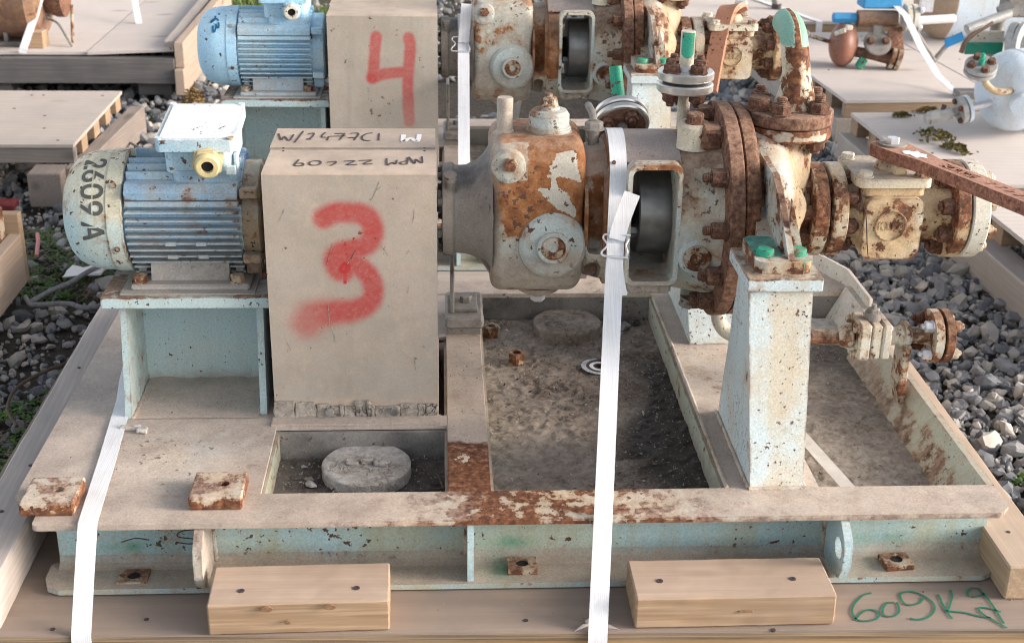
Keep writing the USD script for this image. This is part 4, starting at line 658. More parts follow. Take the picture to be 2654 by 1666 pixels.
def guard(dy, label, near=True):
    b = B(thing('coupling_guard', label, 'coupling guard', (.575, .60 + dy, 0), None), dy)
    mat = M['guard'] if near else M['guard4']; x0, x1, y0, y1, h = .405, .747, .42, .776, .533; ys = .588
    shell = lambda a, c: None
    def face(n1, n2):
        return grid(n1, n2, lambda u, v: np.stack([x0 + (x1 - x0) * u, y0 + 0 * u, .001 + (h - .004) * v], -1))
    strokes = [np.array(s)[:, [0, 2]] for s in (RED3 if near else RED4)]
    def spray(v):
        q = v[:, [0, 2]]; dens = np.zeros(len(q)); wob = nz_(v, 35)
        for k, s in enumerate(strokes):
            P = curve(np.c_[s, 0 * s[:, 0]], 10)[:, :2]; d = np.min(np.linalg.norm(q[:, None] - P[None], axis=2), axis=1)
            if near and k == 2: w, sf, a = .0032, .0015, .9
            else: w, sf, a = (.0125, .019, .78) if near else (.0120, .012, .70)
            t = np.argmin(np.linalg.norm(q[:, None] - P[None], axis=2), axis=1) / len(P)
            fade = 1 - (.30 * sm(.65, 1., t) if (near and k == 1) or (not near and k == 2) else 0); soft = sf * (1 + (1.2 * sm(.4, 1., t) if near and k == 1 else 0))
            dens = np.maximum(dens, a * fade * (1 - sm(w, w + soft, d + .006 * wob)))
        if near: dens = np.maximum(dens, .95 * (1 - sm(.010, .022, np.linalg.norm(q - [.561, .335], axis=1))))
        else: dens = np.maximum(dens, .85 * (1 - sm(.012, .026, np.linalg.norm(q - [.541, .338], axis=1))))
        fleck = nz_(v, 420, 3); return np.clip(dens * (1 + .35 * nz_(v, 120)) - .18 * (fleck > .17), 0, .95)
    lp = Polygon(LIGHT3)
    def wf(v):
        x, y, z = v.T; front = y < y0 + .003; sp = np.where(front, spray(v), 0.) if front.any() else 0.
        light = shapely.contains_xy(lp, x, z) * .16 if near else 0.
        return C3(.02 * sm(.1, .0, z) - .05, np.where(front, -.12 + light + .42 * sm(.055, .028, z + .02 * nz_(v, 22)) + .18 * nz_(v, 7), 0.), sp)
    fr = face(150, 210)
    thick = cat([box(x0, x1, y0 + .0003, y0 + .003, .0, h - .003), box(x0, x0 + .003, y0 + .003, ys, .0, h - .003), box(x1 - .003, x1, y0 + .003, ys, 0, h - .003)])
    top = prism([(y0 - .0003, h - .0031), (y0 + .003, h), (ys, h), (ys, h - .003), (y0 + .004, h - .0031)], 'x', x0, x1)
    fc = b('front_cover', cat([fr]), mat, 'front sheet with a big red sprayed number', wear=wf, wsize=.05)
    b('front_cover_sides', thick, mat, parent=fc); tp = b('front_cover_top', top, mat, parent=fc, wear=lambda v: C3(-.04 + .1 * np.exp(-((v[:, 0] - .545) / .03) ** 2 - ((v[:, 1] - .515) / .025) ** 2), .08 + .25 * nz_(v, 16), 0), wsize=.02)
    sl = .018 if near else .0006
    rear = prism(Polygon([(ys + sl, 0), (ys + sl, h), (y1 - .02, h), (y1 - .006, h - .006), (y1, h - .02), (y1, 0)]), 'x', x0 - .004, x1 - .003)
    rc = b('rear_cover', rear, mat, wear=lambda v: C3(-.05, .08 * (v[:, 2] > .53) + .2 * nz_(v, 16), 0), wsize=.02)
    if near:
        for st in FRONT: b('marker_lettering', ribbon(curve(st, 5), .0042, (0, 0, 1), .0004, .0007), M['ink'], parent=tp)
        for st in REAR: b('marker_lettering', ribbon(curve(st, 4) if len(st) > 2 else np.array(st), .0042, (0, 0, 1), .0004, .0007), M['ink'], parent=rc)
        for st in REARM: b('paint_letter', ribbon(curve(st, 4), .010, (0, 0, 1), .0006, .0007), M['white'], parent=rc)
        for x, y in ((.432, .578), (.722, .578), (.430, .600), (.722, .600)): b('screw_hole', cyl((x, y, h + .0002), (x, y, h + .0008), .0026, 12), M['black'], parent=tp)
        g = np.random.default_rng(31)
        for _ in range(16):
            x, z, a, l = g.uniform(.43, .73), g.uniform(.08, .50), g.normal(1.4, .5), g.uniform(.008, .05); P = np.array([(x, .42, z), (x + l * .5 * math.cos(a) + .001, .42, z + l * .5 * math.sin(a)), (x + l * math.cos(a), .42, z + l * math.sin(a))]); b('scratch_mark', ribbon(P, g.uniform(.0005, .0012), (0, -1, 0), .0002, .0003), M['mudcake'] if g.random() < .7 else M['sheet'], parent=fc)
        # caked mud along the foot flange: broken slabs
        g = np.random.default_rng(5); xs = np.cumsum(g.uniform(.008, .075, 13)); xs = x0 - .002 + xs / xs[-1] * (x1 - x0 + .002); xs = np.r_[x0 - .002, xs]; slabs = []
        for a, c in zip(xs[:-1], xs[1:]):
            zt = g.uniform(.026, .040); k = jitter(sub(box(a + .0004, c - .0004, y0 - .005 - g.uniform(0, .004), y0 - .0005, -.0008, zt, .002), .006), .0042, 55, int(1e4 * a)); slabs.append(k)
            b('mud_slab', k, M['mudcake'], parent=fc, smooth=50)
        for x in (.520, .655): b('foot_bolt', hexnut((x, y0 - .009, .017), (0, -1, 0), .018, .006, washer=False), M['dirty'], parent=fc)
        b('foot_flange', box(x0 - .004, x1 + .005, .381, .4195, -.0006, .004), M['skid_deck'], wear=lambda v: C3(.06 * (v[:, 1] < .384), .5, .2), wsize=.02)
    return b

def bolts_ring(b, name, c, axis, R, n, s, h, stud, mat, ph=0., parent=None, skip=()):
    d, a, e = frame(axis)
    for i in range(n):
        if i in skip: continue
        t = ph + 2 * math.pi * i / n
        b(name, hexnut(np.asarray(c) + R * (math.cos(t) * a + math.sin(t) * e), d, s, h, stud, ph=t + .2), mat, parent=parent)

def pump(dy, label, near=True):
    b = B(thing('centrifugal_pump', label, 'pump', (1.2, .60 + dy, .18), None), dy); Y, Z = .60, .40; X = (1, 0, 0)
    # bearing end at the coupling
    cov = cat([lathe([(0, .072), (.002, .097), (.022, .100), (.028, .093), (.052, .094), (.074, .104), (.090, .120), (.104, .142)], (.757, Y, Z), X, 48)])
    b('bearing_cover', jitter(sub(cov, .012), .0015, 40, 1), M['dirty'], smooth=45, wear=lambda v: C3(0, .25 * sm(.05, -.08, nz_(v, 11)) + .35 * (v[:, 0] < .785) - .12, .35 * sm(-.06, .08, nz_(v, 11))))
    for i in range(8):
        t = i * math.pi / 4 + .3; b('cover_bolt', hexnut((.757, Y + .084 * math.cos(t), Z + .084 * math.sin(t)), (-1, 0, 0), .014, .008), M['dirty'])
    b('grease_nipple', cat([cyl((.775, .535, .465), (.775, .52, .49), .010, 14), cyl((.775, .52, .49), (.775, .515, .502), .013, 14)]), M['dirty'])
    # oil box of the bearing bracket
    op = Polygon([(.478, .295), (.476, .40), (.478, .535), (.492, .562), (.52, .574), (.68, .574), (.715, .56), (.722, .3), (.70, .262), (.655, .236), (.545, .236), (.50, .262)]).buffer(-.026, 8).buffer(.026, 8)
    bx = prism(op, 'x', .858, 1.050); bx = trimesh.Trimesh(*[np.array(q) for q in (bx.vertices, bx.faces)], process=True); bx = sub(bx, .011); v = np.array(bx.vertices)
    r = .026                                   # round the two ends over
    for e, s in ((.858, 1), (1.050, -1)):
        t = np.clip((r - (v[:, 0] - e) * s) / r, 0, 1); c = np.array([.6, .405]); k = 1 - (1 - np.sqrt(1 - t ** 2)) * r / np.maximum(np.linalg.norm(v[:, 1:] - c, axis=1), .05)
        v[:, 1:] = c + (v[:, 1:] - c) * k[:, None]
    bx.vertices = v; bx = jitter(bx, .0012, 40, 3)
    ch, ch2 = Polygon(CHIP), Polygon(CHIP2)
    def wbx(v):
        x, y, z = v.T; n = nz_(v, 55); w = np.stack([x + .004 * n, z + .004 * nz_(v, 50, 4)], -1)
        if not near:
            return C3(-.03 + .12 * ((x < .885) & (z > .44) & (nz_(v, 30) > 0)) + .05 * (z > .55), .45 * sm(.42, .33, z) * (y < .6), .1)
        front = y < .54
        inchip = shapely.contains_xy(ch, w[:, 0], w[:, 1]) & front; in2 = shapely.contains_xy(ch2, w[:, 0], w[:, 1]) & front
        rusty = .22 * sm(.365, .44, z + .035 * nz_(v, 14)) - .10 * sm(.40, .34, z)
        rr = np.where(inchip, -.5, np.where(in2, .03 * n - .0, rusty)); rr = rr - .2 * (np.hypot(x - .985, z - .36) < .062) 
        return C3(rr, .62 * sm(.38, .30, z + .05 * nz_(v, 12)) * (y < .62) + .55 * sm(.885, .862, x + .02 * nz_(v, 20)) + .18 * in2 - .1, .2)
    b('oil_box', bx, M['pump'], 'bearing oil box with orange rust and flaking grey paint', wear=wbx, wsize=.0062, smooth=40)
    boss = jitter(sub(lathe([(-.01, .072), (.004, .070), (.012, .062), (.0135, .04)], (.985, .478, .362), (0, -1, 0), 44), .01), .001, 50, 2)
    b('plug_boss', boss, M['pump_clean'], wear=lambda v: C3(-.03, .45 * sm(.37, .33, v[:, 2]) - .1, -.1), wsize=.01)
    pl = cat([lathe([(0, .0335), (.008, .0335), (.010, .031), (.010, .026), (.006, .025)], (.985, .4648, .362), (0, -1, 0), 36)])
    b('plug_rim', pl, M['pump_clean']); b('plug', cat([lathe([(.0, .0245), (.0075, .0245), (.0085, .022), (.0085, .010), (.004, .009)], (.985, .4648, .362), (0, -1, 0), 30)]), M['rust']); b('plug_socket', cyl((.985, .4620, .362), (.985, .4596, .362), .0088, 8), M['dirty'])
    b('side_boss', jitter(sub(lathe([(-.01, .036), (.006, .032), (.010, .022)], (.893, .478, .528), (0, -1, 0), 30), .01), .001, 50, 3), M['pump_clean'], wear=lambda v: C3(0, .15, 0)); b('side_plug', hexnut((.896, .469, .536), (-.1, -1, .2), .026, .013, washer=False), M['rust'])
    b('vent_pipe', cat([lathe([(0, .024), (.008, .0165), (.045, .0165), (.046, .0158), (.049, .0158), (.050, .0165), (.072, .0170), (.075, .015)], (.888, .585, .570), (0, 0, 1), 24)]), M['pump_clean'], wear=lambda v: C3(-.1, .40, 0))
    fc = lathe([(0, .048), (.004, .048), (.0045, .044), (.008, .044), (.0085, .0465), (.012, .0465), (.0125, .044), (.016, .044), (.0165, .042), (.040, .042), (.042, .040), (.048, .036), (.050, .022), (.056, .020)], (.980, .59, .570), (0, 0, 1), 40)
    b('filler_cap', fc, M['pump_clean'], 'round filler cap with a rusty hexagon on top', wear=lambda v: C3(.14 * (v[:, 2] > .609) + .0, .1 * (v[:, 2] < .59), -.1)); b('cap_hexagon', cat([lathe([(0, .019), (.018, .0155), (.021, .012)], (.980, .59, .625), (0, 0, 1), 6), cyl((.98, .59, .645), (.98, .59, .652), .007, 12)]), M['rust'])
    b('drain_boss', lathe([(0, .055), (.014, .045), (.026, .022), (.030, .015)], (.965, .59, .238), (0, 0, -1), 30), M['pump_clean'], wear=lambda v: C3(0, .5, 0)); b('drain_plug', hexnut((.965, .59, .209), (0, 0, -1), .028, .014, washer=False), M['zinc'])
    # neck with slots, then the lantern with its windows
    nk = sub(bdiff(lathe([(0, .132), (.010, .140), (.05, .150)], (1.049, Y, Z), X, 64), prism(rpoly(1.0555, 1.0875, .345, .555, .012), 'y', .40, .505), prism(rpoly(1.0555, 1.0875, .262, .322, .014), 'y', .40, .56)), .012)
    b('neck', nk, M['pump'], 'rust brown neck with a deep slot', smooth=40, wear=lambda v: C3(.02 + .16 * sm(.33, .38, v[:, 2]) * (v[:, 1] < .56), .25 * (v[:, 2] < .33) + .3 * (v[:, 1] > .5) * (v[:, 2] > .5), 0))
    for z0, z1 in ((.36, .545),):
        wall = prism(rpoly(1.0525, 1.083, z0, z1, .012), 'y', .4635, .50); pass
    for k, (xa, xb) in enumerate(((1.086, 1.150),)):
        pass
    out = lathe([(0, .150), (.004, .160), (.150, .163), (.178, .166)], (1.096, Y, Z), X, 80); inn = lathe([(-.02, .118), (.2, .118)], (1.096, Y, Z), X, 64)
    win = prism(rpoly(1.139, 1.231, .297, .534, .014), 'y', .2, Y - .02); win2 = prism(rpoly(1.139, 1.231, .30, .53, .014), 'y', Y + .02, 1.0)
    ln = sub(bdiff(out, inn, win, win2), .016)
    def wln(v):
        x, y, z = v.T; fr = (y < .5)
        return C3(.20 * ((x < 1.14) & (z > .33)) + .10 * sm(1.232, 1.25, x) * (nz_(v, 30) > -.02) - .05 * ((x > 1.13) & (x < 1.236)), .5 * sm(.30, .26, z) - .05, .1)
    b('lantern', ln, M['pump_clean'], 'lantern piece with a rectangular window', wear=wln, wsize=.012, smooth=40)
    lip = prism(rpoly(1.130, 1.240, .288, .544, .018).difference(rpoly(1.139, 1.231, .297, .534, .014)), 'y', .4365, .475)
    b('window_lip', lip, M['pump_clean'], wear=lambda v: C3(.07 * (v[:, 2] > .53) - .02, -.1 + .4 * (v[:, 2] < .3), 0))
    b('mud_ledge', jitter(sub(box(1.14, 1.232, .452, .53, .262, .292, .006), .01), .002, 80, 4), M['mudcake'])
    b('seal_hub', lathe([(0, .030), (.0, .092), (.003, .095), (.075, .095), (.08, .09)], (1.166, Y, Z), X, 56), M['hub'], 'bare dark steel coupling hub behind the window')
    b('hub_bolt', hexnut((1.166, .535, .372), (-1, 0, 0), .022, .016), M['hub']); b('lantern_shaft', cyl((1.05, Y, Z), (1.17, Y, Z), .035, 24), M['black'])
    sheet = grid(2, 24, lambda u, v: np.stack([1.098 + .146 * u, Y - .1675 * np.cos(math.radians(52) + v * math.radians(80)), Z + .1675 * np.sin(math.radians(52) + v * math.radians(80))], -1))
    s2 = sheet.copy(); s2.vertices = np.array([[p[0], Y + (p[1] - Y) * 1.012, Z + (p[2] - Z) * 1.012] for p in sheet.vertices]); s2.invert()
    cs = b('cover_sheet', cat([sheet, s2]), M['sheet'], 'curved grey sheet over the lantern', smooth=60)
    for x in (1.106, 1.236): b('sheet_rivet', cyl((x, .493, .532), (x, .489, .536), .004, 10), M['bolt'], parent=cs)
    # stuffing box housing and the big flanges
    hs = sub(lathe([(0, .150), (.004, .166), (.030, .170), (.070, .178), (.090, .186)], (1.236, Y, Z), X, 72), .013)
    def whs(v):
        x, y, z = v.T; return C3(.14 * sm(.36, .54, z + .06 * nz_(v, 9)) + .03 * sm(1.25, 1.236, x) - .01, .12 * sm(.30, .2, z), .2 * sm(.35, .45, z))
    b('seal_housing', jitter(hs, .0015, 30, 7), M['housing'], wear=whs, wsize=.011, smooth=40)
    b('housing_boss', lathe([(-.03, .042), (.012, .040), (.016, .034)], (1.278, .448, .352), (.0, -1, -.15), 32), M['pump_clean'], wear=lambda v: C3(-.02, -.2, -.2)); b('boss_plug', cat([ringm((1.278, .435, .350), (1.278, .426, .349), .016, .029, 30), cyl((1.278, .436, .350), (1.278, .431, .3495), .0165, 20)]), M['rust'])
    b('lifting_boss', lathe([(0, .040), (.006, .034), (.030, .034), (.034, .036), (.046, .035), (.050, .028)], (1.275, .545, .555), (0, -.08, 1), 32), M['cream_pale'], 'cream boss with a rusty bolt on top', wear=lambda v: C3(.05 * (v[:, 2] > .588), .25 * (v[:, 2] > .587), .2)); b('boss_bolt', hexnut((1.275, .541, .604), (0, -.08, 1), .032, .020, 0), M['bolt'])
    b('flange_lug', box(1.285, 1.328, .502, .55, .555, .605, .006), M['rust_dark'])
    fl1 = sub(lathe([(0, .200), (.002, .224), (.005, .2285), (.030, .2285), (.033, .226)], (1.326, Y, Z), X, 96), .016)
    b('cover_flange', jitter(fl1, .0008, 60, 2), M['rust_dark'], 'wide dark rusty cover flange', smooth=40)
    fl2 = sub(lathe([(0, .222), (.003, .2265), (.024, .2265), (.030, .222), (.034, .19), (.05, .175)], (1.361, Y, Z), X, 96), .016)
    b('casing_flange', fl2, M['rust'], smooth=40, wear=lambda v: C3(.16 * sm(.30, .42, v[:, 2]) + .05, 0, 0))
    bolts_ring(b, 'flange_nut', (1.326, Y, Z), (-1, 0, 0), .2035, 12, .034, .030, .020, M['bolt'], ph=.10)
    # volute casing, suction and discharge nozzles
    vol = lathe([(0, .185), (.03, .192), (.060, .186), (.088, .158), (.108, .115), (.122, .072), (.145, .066)], (1.391, Y, Z), X, 64)
    nkp = curve([(1.440, Y, .36), (1.446, Y, .44), (1.462, Y, .505), (1.478, Y, .545), (1.482, Y, .566)], 6); neck = tube(nkp, np.interp(np.linspace(0, 1, len(nkp)), [0, .35, .62, .82, 1], [.085, .092, .074, .057, .058]), 40)
    bulge = lathe([(0, .02), (.01, .055), (.04, .075), (.10, .07), (.13, .03)], (1.44, .455, .42), (-.05, 1, .1), 36)
    vol = sub(bunion(vol, neck, bulge), .013); vol = trimesh.Trimesh(vol.vertices, vol.faces, process=True); trimesh.smoothing.filter_taubin(vol, iterations=14)
    def wc(v):
        x, y, z = v.T; return C3(.06 * sm(.0, .06, nz_(v, 7)) + .04 * sm(1.42, 1.39, x) - .03, .0, .35 * sm(1.45, 1.50, x) * (1 + 2 * nz_(v, 6)))
    cs_ = b('volute_casing', jitter(vol, .003, 18, 3), M['cast'], 'bulky cast volute rising into the discharge neck, cream with rust streaks', wear=wc, wsize=.012, smooth=60)
    b('neck_boss', jitter(sub(lathe([(-.03, .036), (.012, .030), (.016, .024)], (1.462, .535, .492), (-.1, -1, .1), 28), .01), .002, 50, 8), M['cast'], smooth=50); b('neck_boss', jitter(sub(lathe([(-.02, .026), (.012, .020)], (1.448, .515, .452), (-.1, -1, -.1), 24), .01), .002, 60, 9), M['rust'], smooth=50)
    # foot on the front pedestal, and its mirror behind
    for sgn in (-1, 1):
        fy = lambda a: Y + sgn * a
        ya, yb = sorted((fy(.415), fy(.265)))
        ft = prism(rpoly(1.342, 1.448, ya, yb, .02), 'z', .4088, .432)
        b('foot', sub(ft, .012), M['cast'], wear=lambda v: C3(.02 * nz_(v, 20), -.1, 0), wsize=.012); 
        ya, yb = sorted((fy(.27), fy(.12))); b('foot_arm', hull([(1.375, ya, .41), (1.45, ya, .41), (1.375, ya, .434), (1.45, ya, .434), (1.39, yb, .34), (1.47, yb, .34), (1.39, yb, .47), (1.47, yb, .47)]), M['cast'])
        rb = prism(Polygon([(fy(.40), .4322), (fy(.385), .444), (fy(.305), .505), (fy(.23), .545), (fy(.10), .555), (fy(.10), .42), (fy(.2), .4322)]), 'x', 1.404, 1.416); b('foot_rib', sub(rb, .012), M['cast'], wear=lambda v: C3(np.where(v[:, 0] < 1.4045, -.03, .07), 0, -.1), wsize=.012); 
        if sgn < 0: b('foot_gusset', prism([(1.4152, .4325), (1.444, .4325), (1.4152, .53)], 'y', .255, .268), M['rust'])
        for x in (1.366, 1.428):
            b('foot_bolt', lathe([(0, .018), (.003, .0175), (.010, .0165), (.012, .014)], (x, fy(.37), .4322), (0, 0, 1), 20), M['green'] if sgn < 0 else M['bolt'], 'bolt head daubed with green paint' if sgn < 0 else None)
        if sgn < 0 and near: b('green_daub', hull([(1.43, .1847, .4085), (1.448, .2, .4085), (1.43, .1847, .433), (1.448, .2, .433), (1.432, .1862, .409), (1.446, .198, .433)]), M['green']); b('green_overspray', prism(rpoly(1.345, 1.398, .215, .33, .014), 'z', .4322, .4328), M['over'])
    # discharge flanges
    dc = np.array([1.482, Y, 0])
    lo = lathe([(0, .085), (.003, .0915), (.024, .0915), (.026, .090)], dc + [0, 0, .565], (0, 0, 1), 64); up = lathe([(0, .090), (.003, .0925), (.025, .0925), (.028, .089)], dc + [0, 0, .594], (0, 0, 1), 64)
    b('discharge_flange', lo, M['rust'], wear=lambda v: C3(.03 + .14 * (v[:, 2] < .57) - .13 * ((v[:, 2] < .583) & (v[:, 1] < .54) & (nz_(v, 12) > -.03)), -.1, 0), wsize=.01); b('gasket', cyl(dc + [0, 0, .591], dc + [0, 0, .594], .075, 40), M['black']); b('discharge_top_flange', jitter(sub(up, .014), .0006, 50, 2), M['rust_dark'], smooth=40, wear=lambda v: C3(.0, .16 + .1 * nz_(v, 14), 0))
    for k, ang in enumerate((193, 243, 318, 22, 72, 138)):
        t = math.radians(ang); p = dc + [.069 * math.cos(t), .069 * math.sin(t), 0]
        if k == 0: b('flange_bolt', hexnut(p + [0, 0, .622], (0, 0, 1), .044, .026, 0, ph=.3), M['bolt'])
        else: b('flange_nut', hexnut(p + [0, 0, .622], (0, 0, 1), .038, .022, .016, ph=.5 + k), M['bolt'])
        b('flange_nut', hexnut(p + [0, 0, .565], (0, 0, -1), .036, .020, .012, ph=k), M['bolt'])
    if near:
        pth_ = curve([(1.494, Y, .622), (1.494, Y, .66), (1.490, Y, .70), (1.485, Y + .003, .735), (1.483, Y + .02, .764), (1.483, Y + .055, .778), (1.484, Y + .10, .780)], 6)
        rr = np.interp(np.linspace(0, 1, len(pth_)), [0, .12, .28, .4, 1], [.047, .038, .0290, .0285, .0285])
        def wp(v):
            x, y, z = v.T; n = nz_(v, 30); seam = np.abs(x - 1.484 + .006 * n) < .006
            g = sm(.748, .754, z + .012 * n); cx = np.interp(z, [.622, .70, .78], [1.494, 1.490, 1.483]); u = (x - cx) / np.interp(z, [.622, .65, .70], [.047, .036, .0288]) + .25 * n
            return C3(np.where(g > .5, -.5 + .7 * seam, .12 - .32 * sm(-.86, -.97, u) - .13 * sm(.715, .69, z + .03 * n) * sm(-.1, .15, u)), -.1, g * (1 - seam))
        b('elbow_pipe', sub(tube(pth_, rr, 24), .012), M['elbow'], 'rusty elbow pipe with a green painted bend', wear=wp, wsize=.0065, smooth=60)
    # suction flange
    sf = lathe([(0, .088), (.003, .1005), (.030, .1005), (.033, .098)], (1.533, Y, Z), X, 64); b('suction_flange', jitter(sub(sf, .014), .0006, 50, 4), M['rust'], smooth=40, wear=lambda v: C3(.05 * (v[:, 2] > .37) - .10 * (v[:, 2] < .37), -.05, 0)); b('suction_recess', lathe([(0, .05), (.001, .086)], (1.5318, Y, Z), (1, 0, 0), 40), M['rust_dark'])
    bolts_ring(b, 'suction_nut', (1.533, Y, Z), (-1, 0, 0), .076, 8, .030, .024, .012, M['bolt'], ph=.2)
    # seal flush connections behind the lantern
    if near:
        def fpair(p, d, r, gap, mat, th=.019): 
            d = np.asarray(d, float) / np.linalg.norm(d); p = np.asarray(p, float); f1 = b('tube_flange', lathe([(0, r - .003), (.003, r), (th - .003, r), (th, r - .003)], p, d, 44), mat); b('flange_gasket', cyl(p + d * th, p + d * (th + gap), r * .8, 30), M['black']); b('tube_flange', lathe([(0, r - .003), (.003, r), (th - .003, r), (th, r - .003)], p + d * (th + gap), d, 44), mat)
            return p, d, th * 2 + gap
        p = np.array([1.279, .70, .632]); b('flush_pipe', cyl((1.279, .70, .50), (1.279, .70, .634), .0135, 18), M['cream_pale'], wear=lambda v: C3(.0, .1, .3)); fpair(p, (0, 0, 1), .0605, .007, M['steel'])
        for k in range(4):
            t = .55 + k * math.pi / 2; q = p + [.040 * math.cos(t), .040 * math.sin(t), 0]; b('flush_nut', hexnut(q + [0, 0, .045], (0, 0, 1), .030, .017, .012, ph=k), M['bolt']); b('flush_nut', hexnut(q, (0, 0, -1), .030, .018, .012, ph=k + .4), M['bolt'])
        b('flush_socket', lathe([(0, .026), (.008, .020), (.012, .017)], p + [0, 0, .045], (0, 0, 1), 20), M['steel']); b('flush_stub', cyl(p + [0, 0, .055], p + [0, 0, .128], .0155, 20, .001), M['cream_pale']); b('green_mark', grid(14, 10, lambda u, v: p + np.stack([-.0159 * np.sin((u - .5) * 1.9 + .1), -.0159 * np.cos((u - .5) * 1.9 + .1), .082 + .044 * v - .01 * (1 - 4 * (u - .5) ** 2) * (v < .5) * (1 - v)], -1)), M['green'])
        d2 = np.array([-.02, .86, .51]); p2 = np.array([1.152, .735, .545]); fpair(p2, d2, .061, .004, M['steel'], .016)
        b('flange_back', lathe([(0, .052), (.001, .05)], p2 - d2 * .0012, d2, 40), M['rust_dark']); 
        for k in range(4):
            dd, aa, ee = frame(d2); t = .45 + k * math.pi / 2; b('flush_nut', hexnut(p2 + .038 * (math.cos(t) * aa + math.sin(t) * ee), -dd, .026, .016, .010), M['bolt'])
        b('flush_pipe', tube(curve([p2, p2 - dd * .06, (1.152, .66, .50)]), .012, 14), M['dirty']); b('flush_stub', cyl(p2 + dd * .035, p2 + dd * .035 + [-.012, .03, .10], .0145, 18, .001), M['green'], 'green painted tube stub')
        b('vent_cock', cat([cyl((1.075, .60, .535), (1.075, .60, .575), .012, 14), hexnut((1.075, .60, .575), (0, 0, 1), .034, .016), tube(curve([(1.075, .60, .59), (1.072, .62, .605), (1.068, .66, .61)]), .008, 10)]), M['dirty'])
    b('casing_drain_boss', cat([cyl((1.30, .60, .23), (1.30, .60, .19), .02, 16), hexnut((1.295, .58, .20), (-.3, 0, -1), .03, .02)]), M['dirty'])
    return b

def drain_line(dy, label):
    b = B(thing('drain_valve', label, 'valve', (1.70, .55 + dy, .06), None), dy); y = .55; z = .121
    b('drain_pipe', tube(np.vstack([curve([(1.36, y + .02, .19), (1.362, y + .015, .160), (1.375, y + .01, .135), (1.40, y, .124), (1.43, y, z)], 5), [(1.50, y, z), (1.645, y, z)]]), .0165, 16), M['cream'], 'cream pipe bending down below the casing', wear=lambda v: C3(.10 * sm(1.5, 1.6, v[:, 0]) - .1 * (v[:, 0] < 1.45), .05, .1), wsize=.012)
    b('pipe_socket', lathe([(0, .017), (.01, .024), (.03, .027), (.034, .022)], (1.625, y, z), (1, 0, 0), 24), M['cream'])
    b('valve_body', cat([box(1.662, 1.690, y - .042, y + .042, z - .042, z + .042, .005), box(1.6905, 1.714, y - .040, y + .040, z - .040, z + .040, .004), box(1.7145, 1.736, y - .041, y + .041, z - .041, z + .041, .005)]), M['cream'], 'three piece valve body, cream with pale blue front', wear=lambda v: C3(.0 + .05 * nz_(v, 40) + .05 * (v[:, 1] > .515), .2 * (v[:, 2] > .155), -.3 * (v[:, 1] < .52)))
    for dyy in (-.03, .03):
        for dz in (-.03, .03): b('body_bolt', hexnut((1.661, y + dyy, z + dz), (-1, 0, 0), .016, .010), M['cream'])
    b('valve_stem', cat([cyl((1.70, y, z + .04), (1.70, y, z + .058), .018, 20), hexnut((1.70, y, z + .056), (0, 0, 1), .024, .010), cyl((1.70, y, z + .066), (1.70, y, z + .076), .006, 10)]), M['dirty'])
    b('valve_outlet', lathe([(0, .022), (.02, .020), (.03, .026), (.05, .024), (.055, .016), (.10, .022)], (1.7365, y, z), (1, 0, 0), 24), M['cream'], wear=lambda v: C3(.05 * (v[:, 0] > 1.78), 0, 0))
    b('drain_flange', lathe([(0, .05), (.002, .060), (.020, .060), (.022, .057)], (1.826, y, z), (1, 0, 0), 44), M['rust']); b('blind_flange', lathe([(0, .057), (.002, .060), (.018, .060), (.021, .055)], (1.852, y, z), (1, 0, 0), 44), M['rust'], wear=lambda v: C3(.1, 0, 0))
    for k in range(4):
        t = .7 + k * math.pi / 2; q = (0, .044 * math.cos(t), .044 * math.sin(t)); b('drain_nut', hexnut(np.array([1.826, y, z]) + q, (-1, 0, 0), .022, .018, .010), M['zinc'] if k in (1, 2) else M['bolt']); b('drain_nut', hexnut(np.array([1.873, y, z]) + q, (1, 0, 0), .022, .016, .008), M['rust'])
    br = cat([tube(curve([(1.777, y - .022, z - .01), (1.777, y - .018, z + .024), (1.777, y + .018, z + .024), (1.777, y + .022, z - .01)], 6), .006, 10), box(1.768, 1.786, y - .03, y + .03, .010, z - .012, .003), hull([(1.768, y - .03, .0105), (1.786, y - .03, .0105), (1.768, y + .03, .0105), (1.786, y + .03, .0105), (1.776, y - .02, -.035), (1.794, y - .02, -.030), (1.776, y + .02, -.035), (1.794, y + .02, -.030)])])
    b('pipe_bracket', br, M['rust'])
    return b

